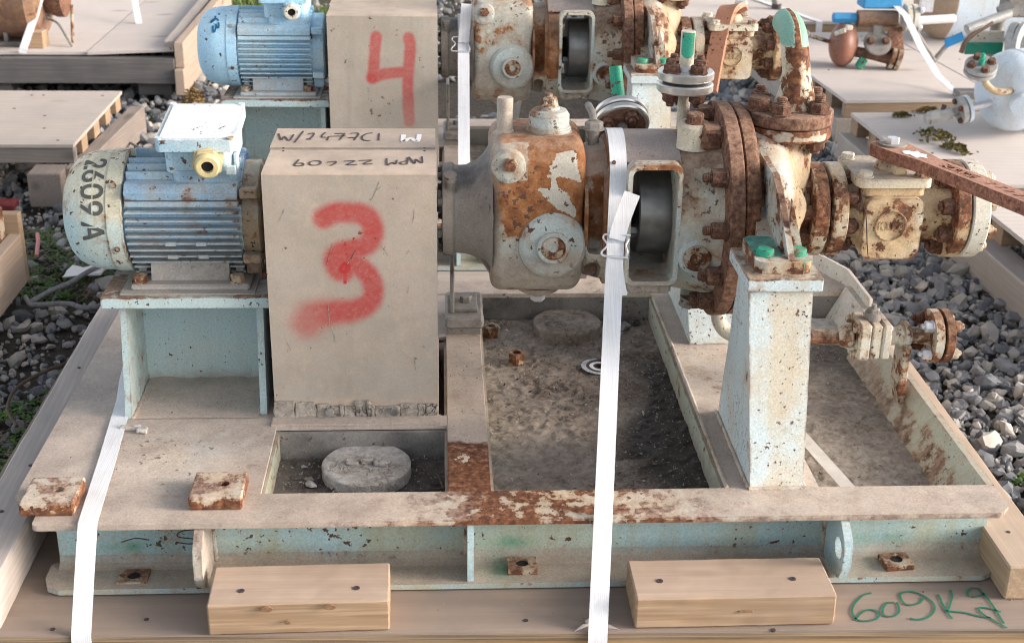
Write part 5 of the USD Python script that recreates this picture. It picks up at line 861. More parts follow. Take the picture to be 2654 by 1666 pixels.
def ball_valve(dy, label, near=True):
    b = B(thing('ball_valve', label, 'valve', (1.74, .60 + dy, .295), None), dy); Y, Z = .60, .40; X = (1, 0, 0)
    b('inlet_flange', jitter(sub(lathe([(0, .098), (.003, .1005), (.029, .1005), (.032, .096)], (1.5745, Y, Z), X, 64), .014), .0006, 50, 5), M['cream'], wear=lambda v: C3(.05 * (v[:, 2] < .38), -.1, 0), smooth=40)
    bolts_ring(b, 'flange_nut', (1.6065, Y, Z), X, .076, 8, .030, .022, .008, M['bolt'], ph=.2)
    body = sub(lathe([(0, .066), (.018, .068), (.034, .082), (.060, .090), (.118, .090), (.142, .080), (.160, .066), (.205, .068), (.228, .075)], (1.6068, Y, Z), X, 56), .016)
    b('valve_body', jitter(body, .002, 24, 6), M['cream'], wear=lambda v: C3(.03 * sm(.36, .31, v[:, 2]), .0, .15), wsize=.012, smooth=50)
    sq = sub(prism(rpoly(1.640, 1.764, .318, .452, .02), 'y', .505, .68), .015)
    b('body_block', jitter(sq, .0015, 40, 7), M['cream'], wear=lambda v: C3(.05 * sm(.345, .325, v[:, 2]) + .03 * (v[:, 2] > .43), -.05, .1 * nz_(v, 8)), wsize=.012, smooth=45)
    lg = b('cast_emblem', ringm((1.697, .505, .393), (1.697, .5015, .393), .0305, .0335, 44, .0008), M['cream'], 'round cast emblem on the valve body')
    tm = meshkit.text_mesh('KITZ', .017, .002, True); c = tm.bounds.mean(0); tm.apply_translation(-c); q = np.array(tm.vertices); tm.vertices = np.stack([1.697 + q[:, 0] * .95, .504 - q[:, 2], .393 + q[:, 1]], -1); b('cast_lettering', tm, M['cream'], parent=lg)
    b('bonnet_neck', sub(prism(rpoly(1.634, 1.770, .520, .680, .018), 'z', .452, .472), .02), M['cream'], wear=lambda v: C3(.045, 0, 0))
    bo = sub(prism(rpoly(1.621, 1.779, .512, .688, .016), 'z', .4724, .492), .016); b('bonnet_plate', bo, M['cream_pale'], 'square dusty bonnet plate', wear=lambda v: C3(.05 * (v[:, 2] > .49) * (nz_(v, 20) > .03), .35 * (v[:, 2] > .488), .3))
    for x in (1.640, 1.760):
        for y in (.532, .668): b('bonnet_bolt', hexnut((x, y, .4922), (0, 0, 1), .026, .012), M['cream_pale'] if (x < 1.7) else M['cream'])
    b('stem_boss', lathe([(0, .034), (.012, .028), (.020, .022)], (1.712, Y, .492), (0, 0, 1), 28), M['cream'])
    b('outlet_flange', jitter(sub(lathe([(0, .094), (.003, .1055), (.028, .1055), (.031, .102)], (1.834, Y, Z), X, 64), .014), .0006, 50, 6), M['cream'], wear=lambda v: C3(.075, -.1, .3), smooth=40)
    b('gasket', cyl((1.865, Y, Z), (1.869, Y, Z), .09, 40), M['black'])
    b('blind_flange', lathe([(0, .102), (.003, .1055), (.034, .1055), (.038, .101)], (1.869, Y, Z), X, 64), M['cream_pale'])
    bolts_ring(b, 'flange_nut', (1.834, Y, Z), (-1, 0, 0), .080, 8, .032, .024, .010, M['bolt'], ph=.35)
    for k in range(8):
        t = .35 + k * math.pi / 4; b('stud_nut', hexnut((1.907, Y + .080 * math.cos(t), Z + .080 * math.sin(t)), X, .028, .018, .010), M['cream'])
    # lever
    if near:
        o = np.array([1.712, Y, .535]); a = math.atan2(-.364, .142); L = .56
        def bar(h):  # top outline along +x before turning
            return Polygon([(-.034, -.02), (-.025, -.034), (.0, -.036), (.06, -.030), (.12, -.0205), (L, -.0205), (L, .0205), (.12, .0205), (.06, .030), (.0, .036), (-.025, .034), (-.034, .02)]).buffer(.003, 3)
        R_ = trimesh.transformations.rotation_matrix(a, (0, 0, 1))
        def put(m): m = m.copy(); m.apply_transform(R_); m.apply_translation(o); return m
        m = prism(bar(0), 'z', -.020, .006); m = sub(m, .012); q = np.array(m.vertices); q[:, 2] = np.where(q[:, 2] > 0, q[:, 2], q[:, 2] + .0 * q[:, 0]); m.vertices = q
        m2 = box(-.01, .01, -.01, .01, -.05, -.02); top = trimesh.Trimesh(m.vertices, m.faces, process=True)
        rec = box(.155, .255, -.0125, .0125, .0035, .02)
        lv = b('lever_handle', put(sub(bdiff(prism(bar(0), 'z', -.020, .006), rec), .012)), M['lever'], 'long rusty cast lever with a small recessed name panel', wear=lambda v: C3(0, .12 * (v[:, 2] > .539), 0))
        tx = meshkit.text_mesh('KITZ', .0185, .0026, True); c = tx.bounds.mean(0); tx.apply_translation((-c[0], -c[1], 0)); q = np.array(tx.vertices); q[:, 0] *= 1.65; q[:, 2] += .0035; q[:, 0] += .205; tx.vertices = q; b('cast_lettering', put(tx), M['lever'], parent=lv)
        g = np.random.default_rng(9)
        for k in range(7):
            xx = .29 + .026 * k; st = curve([(xx, -.010 + .004 * g.random(), .006), (xx + .010, .002 * g.normal(), .006), (xx + .004, .011, .006), (xx + .016, .009 * g.random(), .006)], 3); b('cast_relief', put(ribbon(st, .003, (0, 0, 1), .0012, 0)), M['lever'], parent=lv)
        b('lever_washer', cyl(o + [0, 0, .0062], o + [0, 0, .0100], .029, 30), M['dirty'], parent=lv); b('lever_bolt', hexnut(o + [0, 0, .0100], (0, 0, 1), .026, .012, washer=False), M['zinc'], parent=lv)
        b('paint_blot', put(prism(Polygon([(.052, -.014), (.066, -.020), (.075, -.013), (.097, -.016), (.094, -.006), (.108, .000), (.095, .006), (.09, .014), (.076, .009), (.062, .014), (.064, .003), (.050, -.002)]).buffer(.002), 'z', .0062, .0069)), M['white'], parent=lv)
        b('stop_block', box(1.70, 1.73, .535, .56, .4924, .515, .004), M['cream'])
        wire = tube(curve([(1.628, .515, .47), (1.634, .508, .44), (1.640, .500, .42), (1.648, .5005, .37), (1.655, .501, .33)], 5), .0012, 6); b('tag_wire', wire, M['ink'])
    else:
        P = curve([(1.742, Y + .01, .520), (1.715, Y - .005, .535), (1.685, Y - .03, .528), (1.665, Y - .06, .490), (1.64, Y - .115, .41), (1.612, Y - .19, .30)], 6)
        sec = jitter(sub(ribbon(P, np.interp(np.linspace(0, 1, len(P)), [0, .1, .5, 1], [.046, .060, .054, .050]), np.cross(np.gradient(P, axis=0) / np.linalg.norm(np.gradient(P, axis=0), axis=1, keepdims=True), [.93, -.30, .2]) * 1.0, .022, -.011), .012), .001, 60, 2); b('lever_handle', sec, M['lever4'], 'orange brown lever hanging down across the valve', smooth=40); b('lever_bolt', hexnut((1.735, Y + .005, .545), (0, 0, 1), .034, .010), M['zinc'])
    return b

# ------------------------------------------------------------------ pallets
def rz(m, deg, o): return rot(m, [0, 0, 1], deg, (o[0], o[1], 0))
def ply_layers(t, poly, z0, z1, mat, h=None):
    """plywood sheet: veneers seen on the edge, the face one on top"""
    n = 4; zs = np.linspace(z0, z1, n + 1)
    for i in range(n):
        pp = poly.buffer(-.0012 * (i % 2), join_style=2); m = prism(pp, 'z', zs[i], zs[i + 1] - .0003)
        part(t, 'plywood_face' if i == n - 1 else 'plywood_veneer', m, mat if i == n - 1 else M['ply_edge'] if i % 2 == 0 else M['tan_x'])
def nails(t, pts, z, mat='ink', r=.004):
    for x, y in pts: part(t, 'nail_head', cyl((x, y, z - .002), (x, y, z + .0008), r, 10), M[mat])
def front_pallet(dy, label, near=True):
    t = thing('wooden_pallet', label, 'pallet', (.85, .7 + dy, -.36), None)
    D = np.array([0, dy, 0.])
    poly = Polygon([(-.20, -.1165 + dy), (1.93, -.1525 + dy), (1.93, 1.52 + dy), (-.20, 1.52 + dy)])
    ply_layers(t, poly, -.170, -.1525, M['ply_brown'] if near else M['ply'])
    fb = prism([(-.20, -.112), (1.93, -.148), (1.93, -.106), (-.20, -.070)], 'z', -.262, -.1705); part(t, 'front_board', shift(fb, D), M['pine_front'])
    for x in (-.15, .40, .85, 1.30, 1.80): part(t, 'bearer', shift(box(x - .045, x + .045, -.06, 1.50, -.36, -.1706, .003), D), M['tan_y'])
    part(t, 'rear_board', shift(box(-.20, 1.93, 1.44, 1.48, -.25, -.1707), D), M['tan_x'])
    if near:
        for (x0, x1, yf, yb, a, mt) in ((.340, .660, -.128, -.006, 1.2, 'pine'), (1.100, 1.464, -.130, -.005, .3, 'pine')):
            m = jitter(sub(box(x0, x1, yf, yb, -.152, -.088, .003), .02), .0012, 30, int(x0 * 10)); part(t, 'wooden_block', rz(m, a, (x0, yf)), M[mt], 'short sawn pine block nailed against the steel base frame')
        for cx, cz, w_, h_ in ((.445, -.096, .010, .006), (.555, -.094, .011, .0055), (.480, -.125, .006, .004), (1.30, -.118, .014, .002)): part(t, 'knot', prism(shapely.affinity.scale(Point(0, 0).buffer(1., 8), w_, h_, origin=(0, 0)).__class__([(cx + q[0], cz + q[1]) for q in shapely.affinity.scale(Point(0, 0).buffer(1., 8), w_, h_, origin=(0, 0)).exterior.coords]), 'y', -.1318, -.1290), M['knot'])
        for x, y in ((.395, -.085), (.600, -.082), (1.150, -.075), (1.395, -.075)): part(t, 'screw_head', cat([ringm((x, y, -.0885), (x, y, -.0868), .0022, .0062, 16, .0003), cyl((x, y, -.089), (x, y, -.0875), .003, 8)]), M['ink'])
        m = jitter(sub(box(-.135, -.034, -.105, 1.50, -.152, -.058, .005), .03), .002, 14, 3); part(t, 'side_post', rz(m, .4, (-.08, .5)), M['side_l'], 'weathered grey timber post along the left side')
        m = jitter(sub(box(1.806, 1.905, -.060, 1.45, -.152, -.080, .003), .03), .0015, 14, 4); part(t, 'side_post', rz(m, -.6, (1.80, 0)), M['pine_y'], 'newer pine timber post along the right side')
        nails(t, [(-.085, .33), (-.07, .62), (-.10, .80), (-.06, 1.0), (-.09, .15)], -.0575); nails(t, [(1.85, .06)], -.0795)
        nails(t, [(.22, -.075), (.905, -.098), (.06, -.10), (1.35, -.14)], -.1524, r=.0045)
        for st in KG: part(t, 'marker_lettering', ribbon(curve(st, 6), .0042, (0, 0, 1), .0003, .0008), M['ink_g'])
        for k, (x, y, w, a) in enumerate(((1.010, -.125, .045, 25), (1.052, -.128, .04, -20), (1.022, -.108, .03, 60))): part(t, 'splinter', rz(hull([(x - w / 2, y, -.1524), (x + w / 2, y + .004, -.1520), (x, y + .012, -.1524), (x, y + .005, -.146)]), a, (x, y)), M['ply_light'])
    return t
def yard_pallet(label, corner, size, ang, zt, deck, board, sheets=2, left=True, bearer_off=.035, right=False, group=None, boards=True):
    x0, y0 = corner; w, d = size; t = thing('wooden_pallet', label, 'pallet', (x0 + w / 2, y0 + d / 2, -.36), group); P = lambda m: rz(m, ang, corner)
    for i in range(sheets):
        a, c = x0 + w * i / sheets, x0 + w * (i + 1) / sheets - .004; part(t, 'plywood_sheet', P(box(a, c, y0, y0 + d, zt - .016, zt + .0015 * (i % 2), .001)), M[deck])
    part(t, 'front_board', P(box(x0 + .004, x0 + w - .01, y0 + .004, y0 + .045, zt - .085, zt - .0165, .002)), M[board])
    n = max(3, int(d / .24))
    for i in range(1, n):
        yy = y0 + d * i / n; part(t, 'deck_board', P(box(x0 + .01, x0 + w - .004, yy - .05, yy + .045, zt - .085, zt - .0165, .002)), M['tan_x'])
    part(t, 'deck_board', P(box(x0 + .004, x0 + w - .004, y0 + d - .09, y0 + d - .002, zt - .085, zt - .0165, .002)), M['tan_x'])
    g = np.random.default_rng(int(abs(x0 * 100)))
    for xx in ((x0 - bearer_off if left else x0 + .05), x0 + w / 2, (x0 + w - .07 if right else x0 + w - .16)):
        part(t, 'bearer', P(box(xx, xx + .10, y0 + (.0 if left else .05), y0 + d - .01, -.365, zt - .0855, .004)), M['grey_y'])
    nails(t, [tuple(P(trimesh.Trimesh([[x0 + w * g.uniform(.04, .96), y0 + d * g.uniform(.05, .95), 0]], [], process=False)).vertices[0][:2]) for _ in range(9)], zt + .002, r=.005)
    return t
M['side_l'] = wood('grey_timber_post', (.56, .50, .465), (.43, .385, .36), 'y', (.36, .34, .33), .5)
front_pallet(0, 'plywood pallet marked 609Kg under the nearer pump set')
front_pallet(1.60, 'plywood pallet under the farther pump set behind', False)

# ------------------------------------------------------------------ the two pump sets
base_frame(0, 'pale blue steel base frame with open drip trays carrying the nearer pump')
motor(0, 'worn pale blue motor stencilled 2609 A with a brass cable gland', (M['motor'], M['cowl'], M['tbox'], M['endshield'], M['dirtyfoot']))
guard(0, 'nearer grey coupling guard with a red sprayed 3 and a slit across its top')
pump(0, 'rusty pump with an oil box and a green tipped elbow pipe, strapped in front')
ball_valve(0, 'cream ball valve with a long rusty lever at the front right')
drain_line(0, 'small drain valve with a rusty flange low over the right tray edge')
DY = 1.671
base_frame(DY, 'pale blue steel base frame carrying the farther pump set behind', False)
motor(DY, 'clean light blue motor behind, with handwritten blue digits on its cover', (M['motor4'], M['motor4'], M['motor4'], M['motor4'], M['dirtyfoot4']), False)
guard(DY, 'farther grey coupling guard with a red sprayed 4, partly hidden below', False)
pump(DY, 'farther rusty pump behind, with peeling light blue paint on its oil box', False)
ball_valve(DY, 'farther ball valve behind with an orange brown lever hanging down', False)

# ------------------------------------------------------------------ strapping
def strap(label, P, w, name='strap', n=None, parts=()):
    P = np.asarray(P, float); t = thing(name, label, 'strap', tuple(P[0]), 'white strapping bands'); T_ = np.gradient(P, axis=0); T_ /= np.linalg.norm(T_, axis=1, keepdims=True)
    if n is None: n = np.cross(np.broadcast_to([1., 0, 0], P.shape), T_); n /= np.linalg.norm(n, axis=1, keepdims=True); n = np.where((n[:, 1:2] * -.7 + n[:, 2:] * .7) < 0, -n, n)
    part(t, 'band', strap_mesh(P, w, n), M['strap_dusty' if 'dusty' in label else 'strap'], smooth=25); return t
def arc(cx, Y, Z, R, a0, a1, k=10): a = np.radians(np.linspace(a0, a1, k)); return np.stack([np.full(k, cx), Y + R * np.cos(a), Z + R * np.sin(a)], -1)
A = arc(1.117, .60, .40, .1695, 45, 137.4, 12); A[:, 0] = np.linspace(1.125, 1.114, 12)
end = np.array([1.032, -.1395, -.1485]); line = A[-1] + (end - A[-1]) * np.linspace(.04, 1, 24)[:, None]
bow = np.zeros((24, 3)); bow[:, 1] = -.002 * np.sin(np.linspace(0, np.pi, 24))
sA = strap('long white strap buckled over the nearer pump down to the pallet edge', np.vstack([[[1.14, 1.40, -.10]], A, line + bow, [[1.0315, -.1445, -.162], [1.030, -.1455, -.30]]]), .0345)
tail = np.array([[1.102, .370, .412], [1.110, .380, .440], [1.120, .388, .468], [1.132, .394, .500]]); part(sA, 'loose_end', strap_mesh(curve(tail, 4), .033, (.10, -.80, .25)), M['strap'], smooth=25)
tail = np.array([[1.098, .366, .405], [1.097, .352, .385], [1.099, .330, .352], [1.104, .305, .318]]); part(sA, 'loose_end', strap_mesh(curve(tail, 4), .031, (.12, -.85, .5)), M['strap'], smooth=25)
def buckle(t, p, d, s=1.):
    """bent wire buckle: rectangle with a crossing bar, in the strap's plane"""
    d = np.asarray(d, float) / np.linalg.norm(d); x = np.array([1., 0, 0]); x -= d * (x @ d); x /= np.linalg.norm(x); n = np.cross(x, d); n = n if n[1] < 0 else -n; p = np.asarray(p) + n * .006
    q = lambda u, v, w=0: p + x * u * s + d * v * s + n * w
    part(t, 'wire_buckle', cat([tube(curve([q(.031, -.024, .004), q(-.012, -.022, .004), q(-.024, -.021, .004), q(-.027, -.014), q(-.018, .002, .002), q(-.029, .018), q(-.027, .025), q(-.018, .027), q(.028, .027)], 5), .0022, 8), tube(curve([q(.024, .026, -.002), q(.026, .015, .002), q(.022, .0, .003), q(.027, -.014, .002), q(.024, -.023, 0)], 5), .0022, 8)]), M['zinc'])
dl = end - A[-1]; buckle(sA, A[-1] + dl * .175, dl, .92)
strap('white strap crossing the left deck and hanging over the front flange', [(.040, .78, .003), (.060, .60, .003), (.075, .50, .003), (.096, .25, .003), (.114, .002, .003), (.1148, -.004, .0), (.1150, -.060, -.070), (.1152, -.1205, -.150), (.1152, -.1235, -.158), (.1145, -.125, -.30)], .0345)
strap('dusty white strap lying slantwise in the right drip tray', [(1.485, .72, -.05), (1.515, .46, -.046), (1.560, .17, -.040), (1.572, .112, -.030), (1.574, .106, -.012)], .030)
c = arc(.83, 2.271, .40, .1035, 60, 141, 8); e4 = np.array([.824, 1.700, .0015]); ln = c[-1] + (e4 - c[-1]) * np.linspace(.05, 1, 14)[:, None]
s4 = strap('white strap with a wire buckle hanging in front of the farther pump', np.vstack([c, ln, [[.824, 1.672, .001], [.824, 1.668, -.003], [.824, 1.667, -.012]]]), .036); d4 = e4 - c[-1]; buckle(s4, c[-1] + d4 * .075 + [-.008, 0, 0], d4, 1.05)
part(s4, 'loose_end', strap_mesh(curve([c[-1] + d4 * .06 + [0, -.006, 0], c[-1] + d4 * .02 + [.004, -.012, .03], c[-1] + [.010, -.016, .09]], 4), .034, (.05, -.9, .3)), M['strap'], smooth=25)
strap('short piece of white strap showing below the farther pump', [(1.04, 2.44, .33), (1.036, 2.50, .24), (1.030, 2.74, .06), (1.028, 2.79, .0)], .030)

# ------------------------------------------------------------------ loose things in the trays
def nut(x, y, s, label): single('loose_nut', label, 'nut', jitter(bdiff(lathe([(0, s * .55), (.002, s * .577), (s * .8, s * .577), (s * .85, s * .53)], (x, y, -.072), (0, 0, 1), 6, .4), cyl((x, y, -.1), (x, y, 0), s * .30, 20)), .0005, 60), M['rust'])
nut(.936, .835, .036, 'rusty loose nut lying on the mud in the middle of the large tray'); nut(.880, 1.00, .036, 'rusty loose nut beside the support plate at the back of the tray')
ds = thing('grinding_disc', 'used grinding disc with a black and white label half under the strap', 'disc', (1.135, .80, -.075)); zc = -.066
for nm, r0, r1, mt, dz in (('rim', .0335, .045, 'disc_white', .0012), ('label_band', .0255, .0335, 'ink', .0016), ('white_ring', .016, .0255, 'white', .0018), ('hub_ring', .0105, .016, 'ink', .0020)): part(ds, nm, rot(jitter(ringm((1.135, .80, zc), (1.135, .80, zc + dz), r0, r1, 40, .0002), .0006, 60, 3), [0, 1, 0], 3, (1.135, .8, zc)), M[mt] if mt in M else M['white'])
part(ds, 'red_mark', prism(Polygon([(1.098, .785), (1.108, .778), (1.112, .786), (1.103, .791)]), 'z', zc + .0014, zc + .0026), M['red']); part(ds, 'black_segment', prism(Polygon([(1.099, .820), (1.135, .842), (1.150, .838), (1.112, .813)]), 'z', zc + .0013, zc + .0024), M['ink'])
g = np.random.default_rng(21)
for k, (x, y, s, mt) in enumerate([(.592, .360, .020, 'stone_pale'), (.492, .255, .016, 'cap'), (.485, .275, .014, 'mud'), (.470, .33, .010, 'cap'), (.49, .19, .012, 'mud'), (1.218, 1.04, .030, 'stone_grey'), (1.20, 1.09, .024, 'mud_dark'), (1.25, 1.07, .026, 'mud_dark'), (1.262, .20, .020, 'mud_dark'), (1.24, .16, .024, 'mud_dark')]):
    m = stone(300 + k, 14, .35); m.apply_scale(s); m.apply_translation((x, y, -.070 + s * .2)); single('mud_flake', ['pale blue stone chip behind the round cap in the front pit', 'curled white mud flake left of the round cap', 'brown mud flake touching the white flake', 'small pale crumb near the left wall of the front pit', 'brown crumb at the front left of the front pit', 'flat grey stone slab right of the rear cap', 'dark mud lump at the back wall of the large tray', 'dark mud lump beside the rear pedestal', 'dark oily lump at the front right corner of the large tray', 'dark oily lump nearest the front flange in the large tray'][k], 'debris', m, M[mt], smooth=False)
single('stick', 'thin dark stick lying across the right end of the front pit', 'stick', tube(curve([(.69, .20, -.060), (.72, .207, -.056), (.758, .210, -.054)]), .0022, 7), M['bark']); single('stick', 'thin upright stick leaning on the right wall of the front pit', 'stick', tube(curve([(.735, .30, -.062), (.748, .26, -.055), (.757, .20, -.05)]), .0022, 7), M['bark'])
single('weld_lump', 'crusted lump of old weld on the left deck beside the strap', 'lump', cat([jitter(sub(box(.092, .135, .366, .378, -.0012, .010, .003), .006), .004, 80, 2), jitter(sub(box(.128, .152, .352, .372, -.0012, .008, .003), .006), .004, 80, 3)]), M['cap'], smooth=50)

# ------------------------------------------------------------------ yard: pallets behind and beside
UL = thing('wooden_pallet', 'sided pallet at the upper left carrying brown machinery', 'pallet', (-1.3, 5.4, -.36))
part(UL, 'plywood_sheet', box(-2.6, -1.02, 4.75, 6.35, -.160, -.144, .001), M['ply_light']); part(UL, 'plywood_sheet', rot(box(-1.016, -.585, 4.735, 6.35, -.158, -.142, .001), [0, 1, 0], -2.5, (-1.016, 5, -.15)), M['ply_light'])
part(UL, 'front_board', jitter(sub(box(-2.6, -.578, 4.69, 4.735, -.292, -.165, .003), .04), .003, 10, 2), M['grey_dark']); part(UL, 'front_rail', box(-2.6, -.59, 4.737, 4.77, -.29, -.166), M['grey_dark'])
for z0, z1 in ((-.345, -.215), (-.213, -.085)): part(UL, 'side_board', jitter(sub(box(-.576, -.530, 4.66 + (z1 > -.1) * .04, 6.40, z0, z1, .003), .05), .003, 8, 5), M['tan_y'])
part(UL, 'inner_side_board', rot(box(-.640, -.580, 4.78, 6.38, -.138, -.095, .003), [0, 0, 1], 1.0, (-.6, 4.8, 0)), M['grey_y'])
for x in (-2.3, -1.5, -.70): part(UL, 'bearer', box(x - .08, x + .09, 4.74, 6.3, -.362, -.293, .003), M['grey_dark'])
for k in range(5): part(UL, 'splinter', rot(hull([(-.60 + .012 * k, 4.74, -.14), (-.59 + .012 * k, 4.72, -.10 - .01 * k), (-.595 + .012 * k, 4.76, -.12), (-.588 + .012 * k, 4.745, -.135)]), [0, 1, 0], 20 * k - 40, (-.59, 4.74, -.13)), M['pine'])
LM = thing('wooden_pallet', 'empty grey plywood pallet at the left behind the near motor', 'pallet', (-1.2, 3.5, -.36))
part(LM, 'plywood_sheet', box(-1.25, -.676, 3.06, 3.945, -.164, -.1495, .001), M['ply']); part(LM, 'plywood_sheet', box(-2.0, -1.253, 3.06, 3.945, -.164, -.151, .001), M['ply'])
part(LM, 'front_board', box(-2.0, -.679, 3.064, 3.115, -.226, -.1645, .002), M['grey_x'])
for y in (3.25, 3.46, 3.67, 3.87): part(LM, 'deck_board', box(-2.0, -.680, y - .045, y + .045, -.226, -.1645, .002), M['tan_x'])
for x in (-1.9, -1.3): part(LM, 'bearer', box(x - .05, x + .05, 3.08, 3.94, -.362, -.2265, .003), M['grey_y'])
part(LM, 'bearer', rz(box(-.705, -.640, 3.00, 3.98, -.355, -.2268, .004), -3, (-.68, 3.0)), M['grey_mid']); part(LM, 'skid_block', box(-.83, -.70, 2.93, 3.06, -.365, -.228, .005), M['grey_mid'])
nails(LM, [(-.75, 3.12), (-.74, 3.85), (-.9, 3.5), (-1.0, 3.86), (-1.05, 3.86), (-.85, 3.3), (-1.1, 3.2), (-1.06, 3.62)], -.149, r=.006)
LB = thing('wooden_crate', 'corner of a wooden crate cut off by the left edge of the photo', 'crate', (-.9, 1.9, -.36))
part(LB, 'side_board', box(-.640, -.600, 1.35, 2.06, -.335, -.165, .003), M['tan_y']); part(LB, 'rear_board', box(-1.4, -.602, 2.061, 2.10, -.335, -.10, .003), M['tan_x']); part(LB, 'base', box(-1.4, -.66, 1.36, 2.05, -.30, -.27), M['ply']); part(LB, 'corner_post', box(-.70, -.645, 1.98, 2.055, -.27, -.07, .004), M['rust'])
R1 = yard_pallet('light plywood pallet at the right with the round float valve on it', (2.585, 3.805), (1.5, 1.55), 3.3, -.15, 'ply_light', 'tan_x')
R2 = yard_pallet('light plywood pallet at the right under the white vessel', (2.583, 2.52), (1.5, 1.06), 2.0, -.15, 'ply_light', 'tan_x', bearer_off=.05)
R3 = yard_pallet('plywood pallet cut off by the right edge below the long lever', (2.665, 1.30), (1.4, 1.14), 1.5, -.15, 'ply_light', 'tan_x', bearer_off=.06)
R0 = yard_pallet('far plywood pallet at the top right with a strap over its front', (1.95, 5.66), (2.6, 1.6), 2.0, -.15, 'ply_light', 'tan_x', sheets=3, left=False)
strap('white strap over the front edge of the far right pallet', [(2.60, 6.9, -.145), (2.93, 5.75, -.145), (2.955, 5.690, -.145), (2.957, 5.682, -.15), (2.957, 5.679, -.24)], .038)

# ------------------------------------------------------------------ machinery on the far pallets
t = thing('machine_part', 'brown rusty drum shaped machine on the upper left pallet', 'machine', (-1.5, 5.0, -.144)); X = (1, 0, 0)
part(t, 'drum', sub(lathe([(0, .20), (.02, .23), (.40, .23), (.44, .20), (.46, .12)], (-1.72, 5.02, .10), X, 48), .04), M['brown']); part(t, 'base_bracket', cat([box(-1.60, -1.36, 4.86, 5.2, -.142, -.12, .004), box(-1.46, -1.44, 4.87, 4.9, -.12, .0), box(-1.60, -1.37, 4.98, 5.06, -.12, -.08)]), M['dirty'])
part(t, 'end_cover', lathe([(0, .10), (.05, .12), (.09, .12), (.10, .09)], (-1.26, 5.02, .10), X, 32), M['rust_dark']); part(t, 'bent_rod', tube(curve([(-1.25, 4.93, -.01), (-1.19, 4.90, -.03), (-1.15, 4.88, -.09), (-1.12, 4.86, -.14)], 6), .007, 10), M['dirty']); part(t, 'support_rod', cyl((-1.118, 4.93, .06), (-1.125, 4.9, -.13), .008, 10), M['rust']); part(t, 'timber_block', box(-1.34, -1.25, 4.82, 4.93, -.143, -.06, .004), M['pine'])
strap('white strap over the brown machine on the upper left pallet', [(-1.24, 4.95, .18), (-1.285, 4.86, .02), (-1.33, 4.74, -.13), (-1.333, 4.735, -.15)], .040); strap('distant white strap end on the upper left pallet', [(-1.02, 5.9, .10), (-.93, 5.55, -.08), (-.90, 5.45, -.138)], .035)
t = thing('float_valve', 'brown valve with a lens shaped float and a blue plastic plug', 'valve', (2.95, 4.5, -.15))
el = trimesh.creation.icosphere(4); el.apply_scale((.072, .118, .110)); el = rot(el, [0, 0, 1], -18, (0, 0, 0)); el.apply_translation((2.762, 4.52, -.042)); part(t, 'float', el, M['float'], 'smooth reddish brown lens shaped float', smooth=True)
part(t, 'float_rod', cyl((2.585, 4.50, .003), (2.70, 4.51, -.032), .010, 12), M['rust']); part(t, 'rod_nut', lathe([(0, .022), (.05, .026), (.06, .018)], (2.52, 4.5, .022), (.065, 0, -.02), 6), M['dirty']); part(t, 'float_cock', cat([box(2.735, 2.765, 4.40, 4.43, .05, .072, .003), cyl((2.70, 4.46, .02), (2.735, 4.43, .045), .012)]), M['cream_pale'])
part(t, 'cylinder', lathe([(0, .034), (.003, .041), (.19, .041), (.20, .038)], (2.815, 4.52, .085), X, 32), M['brown']); part(t, 'blue_plug', lathe([(0, .022), (.004, .027), (.11, .027), (.115, .025)], (2.695, 4.52, .088), X, 6), M['blue']); part(t, 'blue_cover', box(2.835, 3.03, 4.50, 4.62, .135, .26, .008), M['blue'])
part(t, 'yoke', cat([lathe([(0, .062), (.004, .068), (.016, .068), (.02, .06)], (2.915, 4.47, -.03), (0, -.8, .6), 32), box(2.89, 2.94, 4.48, 4.53, -.03, .06, .006)]), M['dirty'])
for dx in (-.038, .038): part(t, 'yoke_bolt', hexnut((2.915 + dx, 4.452, -.012), (0, -.8, .6), .030, .016), M['bolt'])
part(t, 'valve_neck', jitter(sub(hull([(2.97, 4.47, .05), (3.04, 4.5, .05), (2.96, 4.47, -.10), (3.07, 4.5, -.07), (2.99, 4.56, .0), (3.06, 4.56, -.09)]), .02), .004, 20, 2), M['rust_dark'], smooth=50)
part(t, 'side_flange', cat([lathe([(0, .062), (.002, .066), (.025, .066), (.027, .06)], (3.045, 4.5, .095), X, 36), lathe([(0, .06), (.002, .066), (.025, .066), (.028, .06)], (3.077, 4.5, .095), X, 36)]), M['cream_pale']); part(t, 'white_rod', cat([cyl((3.10, 4.47, .085), (3.29, 4.46, .10), .021, 16, .008)]), M['white'])
for dz in (-.042, .042): part(t, 'flange_nut', hexnut((3.105, 4.46, .095 + dz), X, .03, .02), M['zinc'])
part(t, 'lower_pipe', tube(curve([(2.82, 4.5, -.075), (2.90, 4.48, -.085), (2.97, 4.46, -.10), (3.0, 4.45, -.105)], 6), .026, 14), M['rust_dark']); part(t, 'lower_flange', cat([lathe([(0, .055), (.02, .055)], (2.985, 4.455, -.098), (1, -.2, -.25), 32), lathe([(0, .055), (.022, .055)], (3.013, 4.45, -.103), (1, -.2, -.25), 32)]), M['rust']); part(t, 'leg', cat([cyl((3.10, 4.45, .03), (3.19, 4.40, -.10), .013, 10), cyl((3.19, 4.42, -.11), (3.29, 4.44, .015), .013, 10)]), M['dirty']); part(t, 'green_cap', cyl((2.83, 4.45, -.14), (2.85, 4.44, -.10), .022, 16), M['green'])
strap('white strap slanting over the float valve to its pallet edge', [(2.96, 4.75, .22), (3.02, 4.40, .12), (3.06, 4.25, .0), (3.10, 4.08, -.10), (3.135, 3.90, -.144), (3.150, 3.842, -.1455), (3.1515, 3.836, -.150), (3.152, 3.832, -.235)], .036)
t = thing('vessel', 'large white drum with a brown domed end at the top right', 'vessel', (3.9, 5.25, -.15))
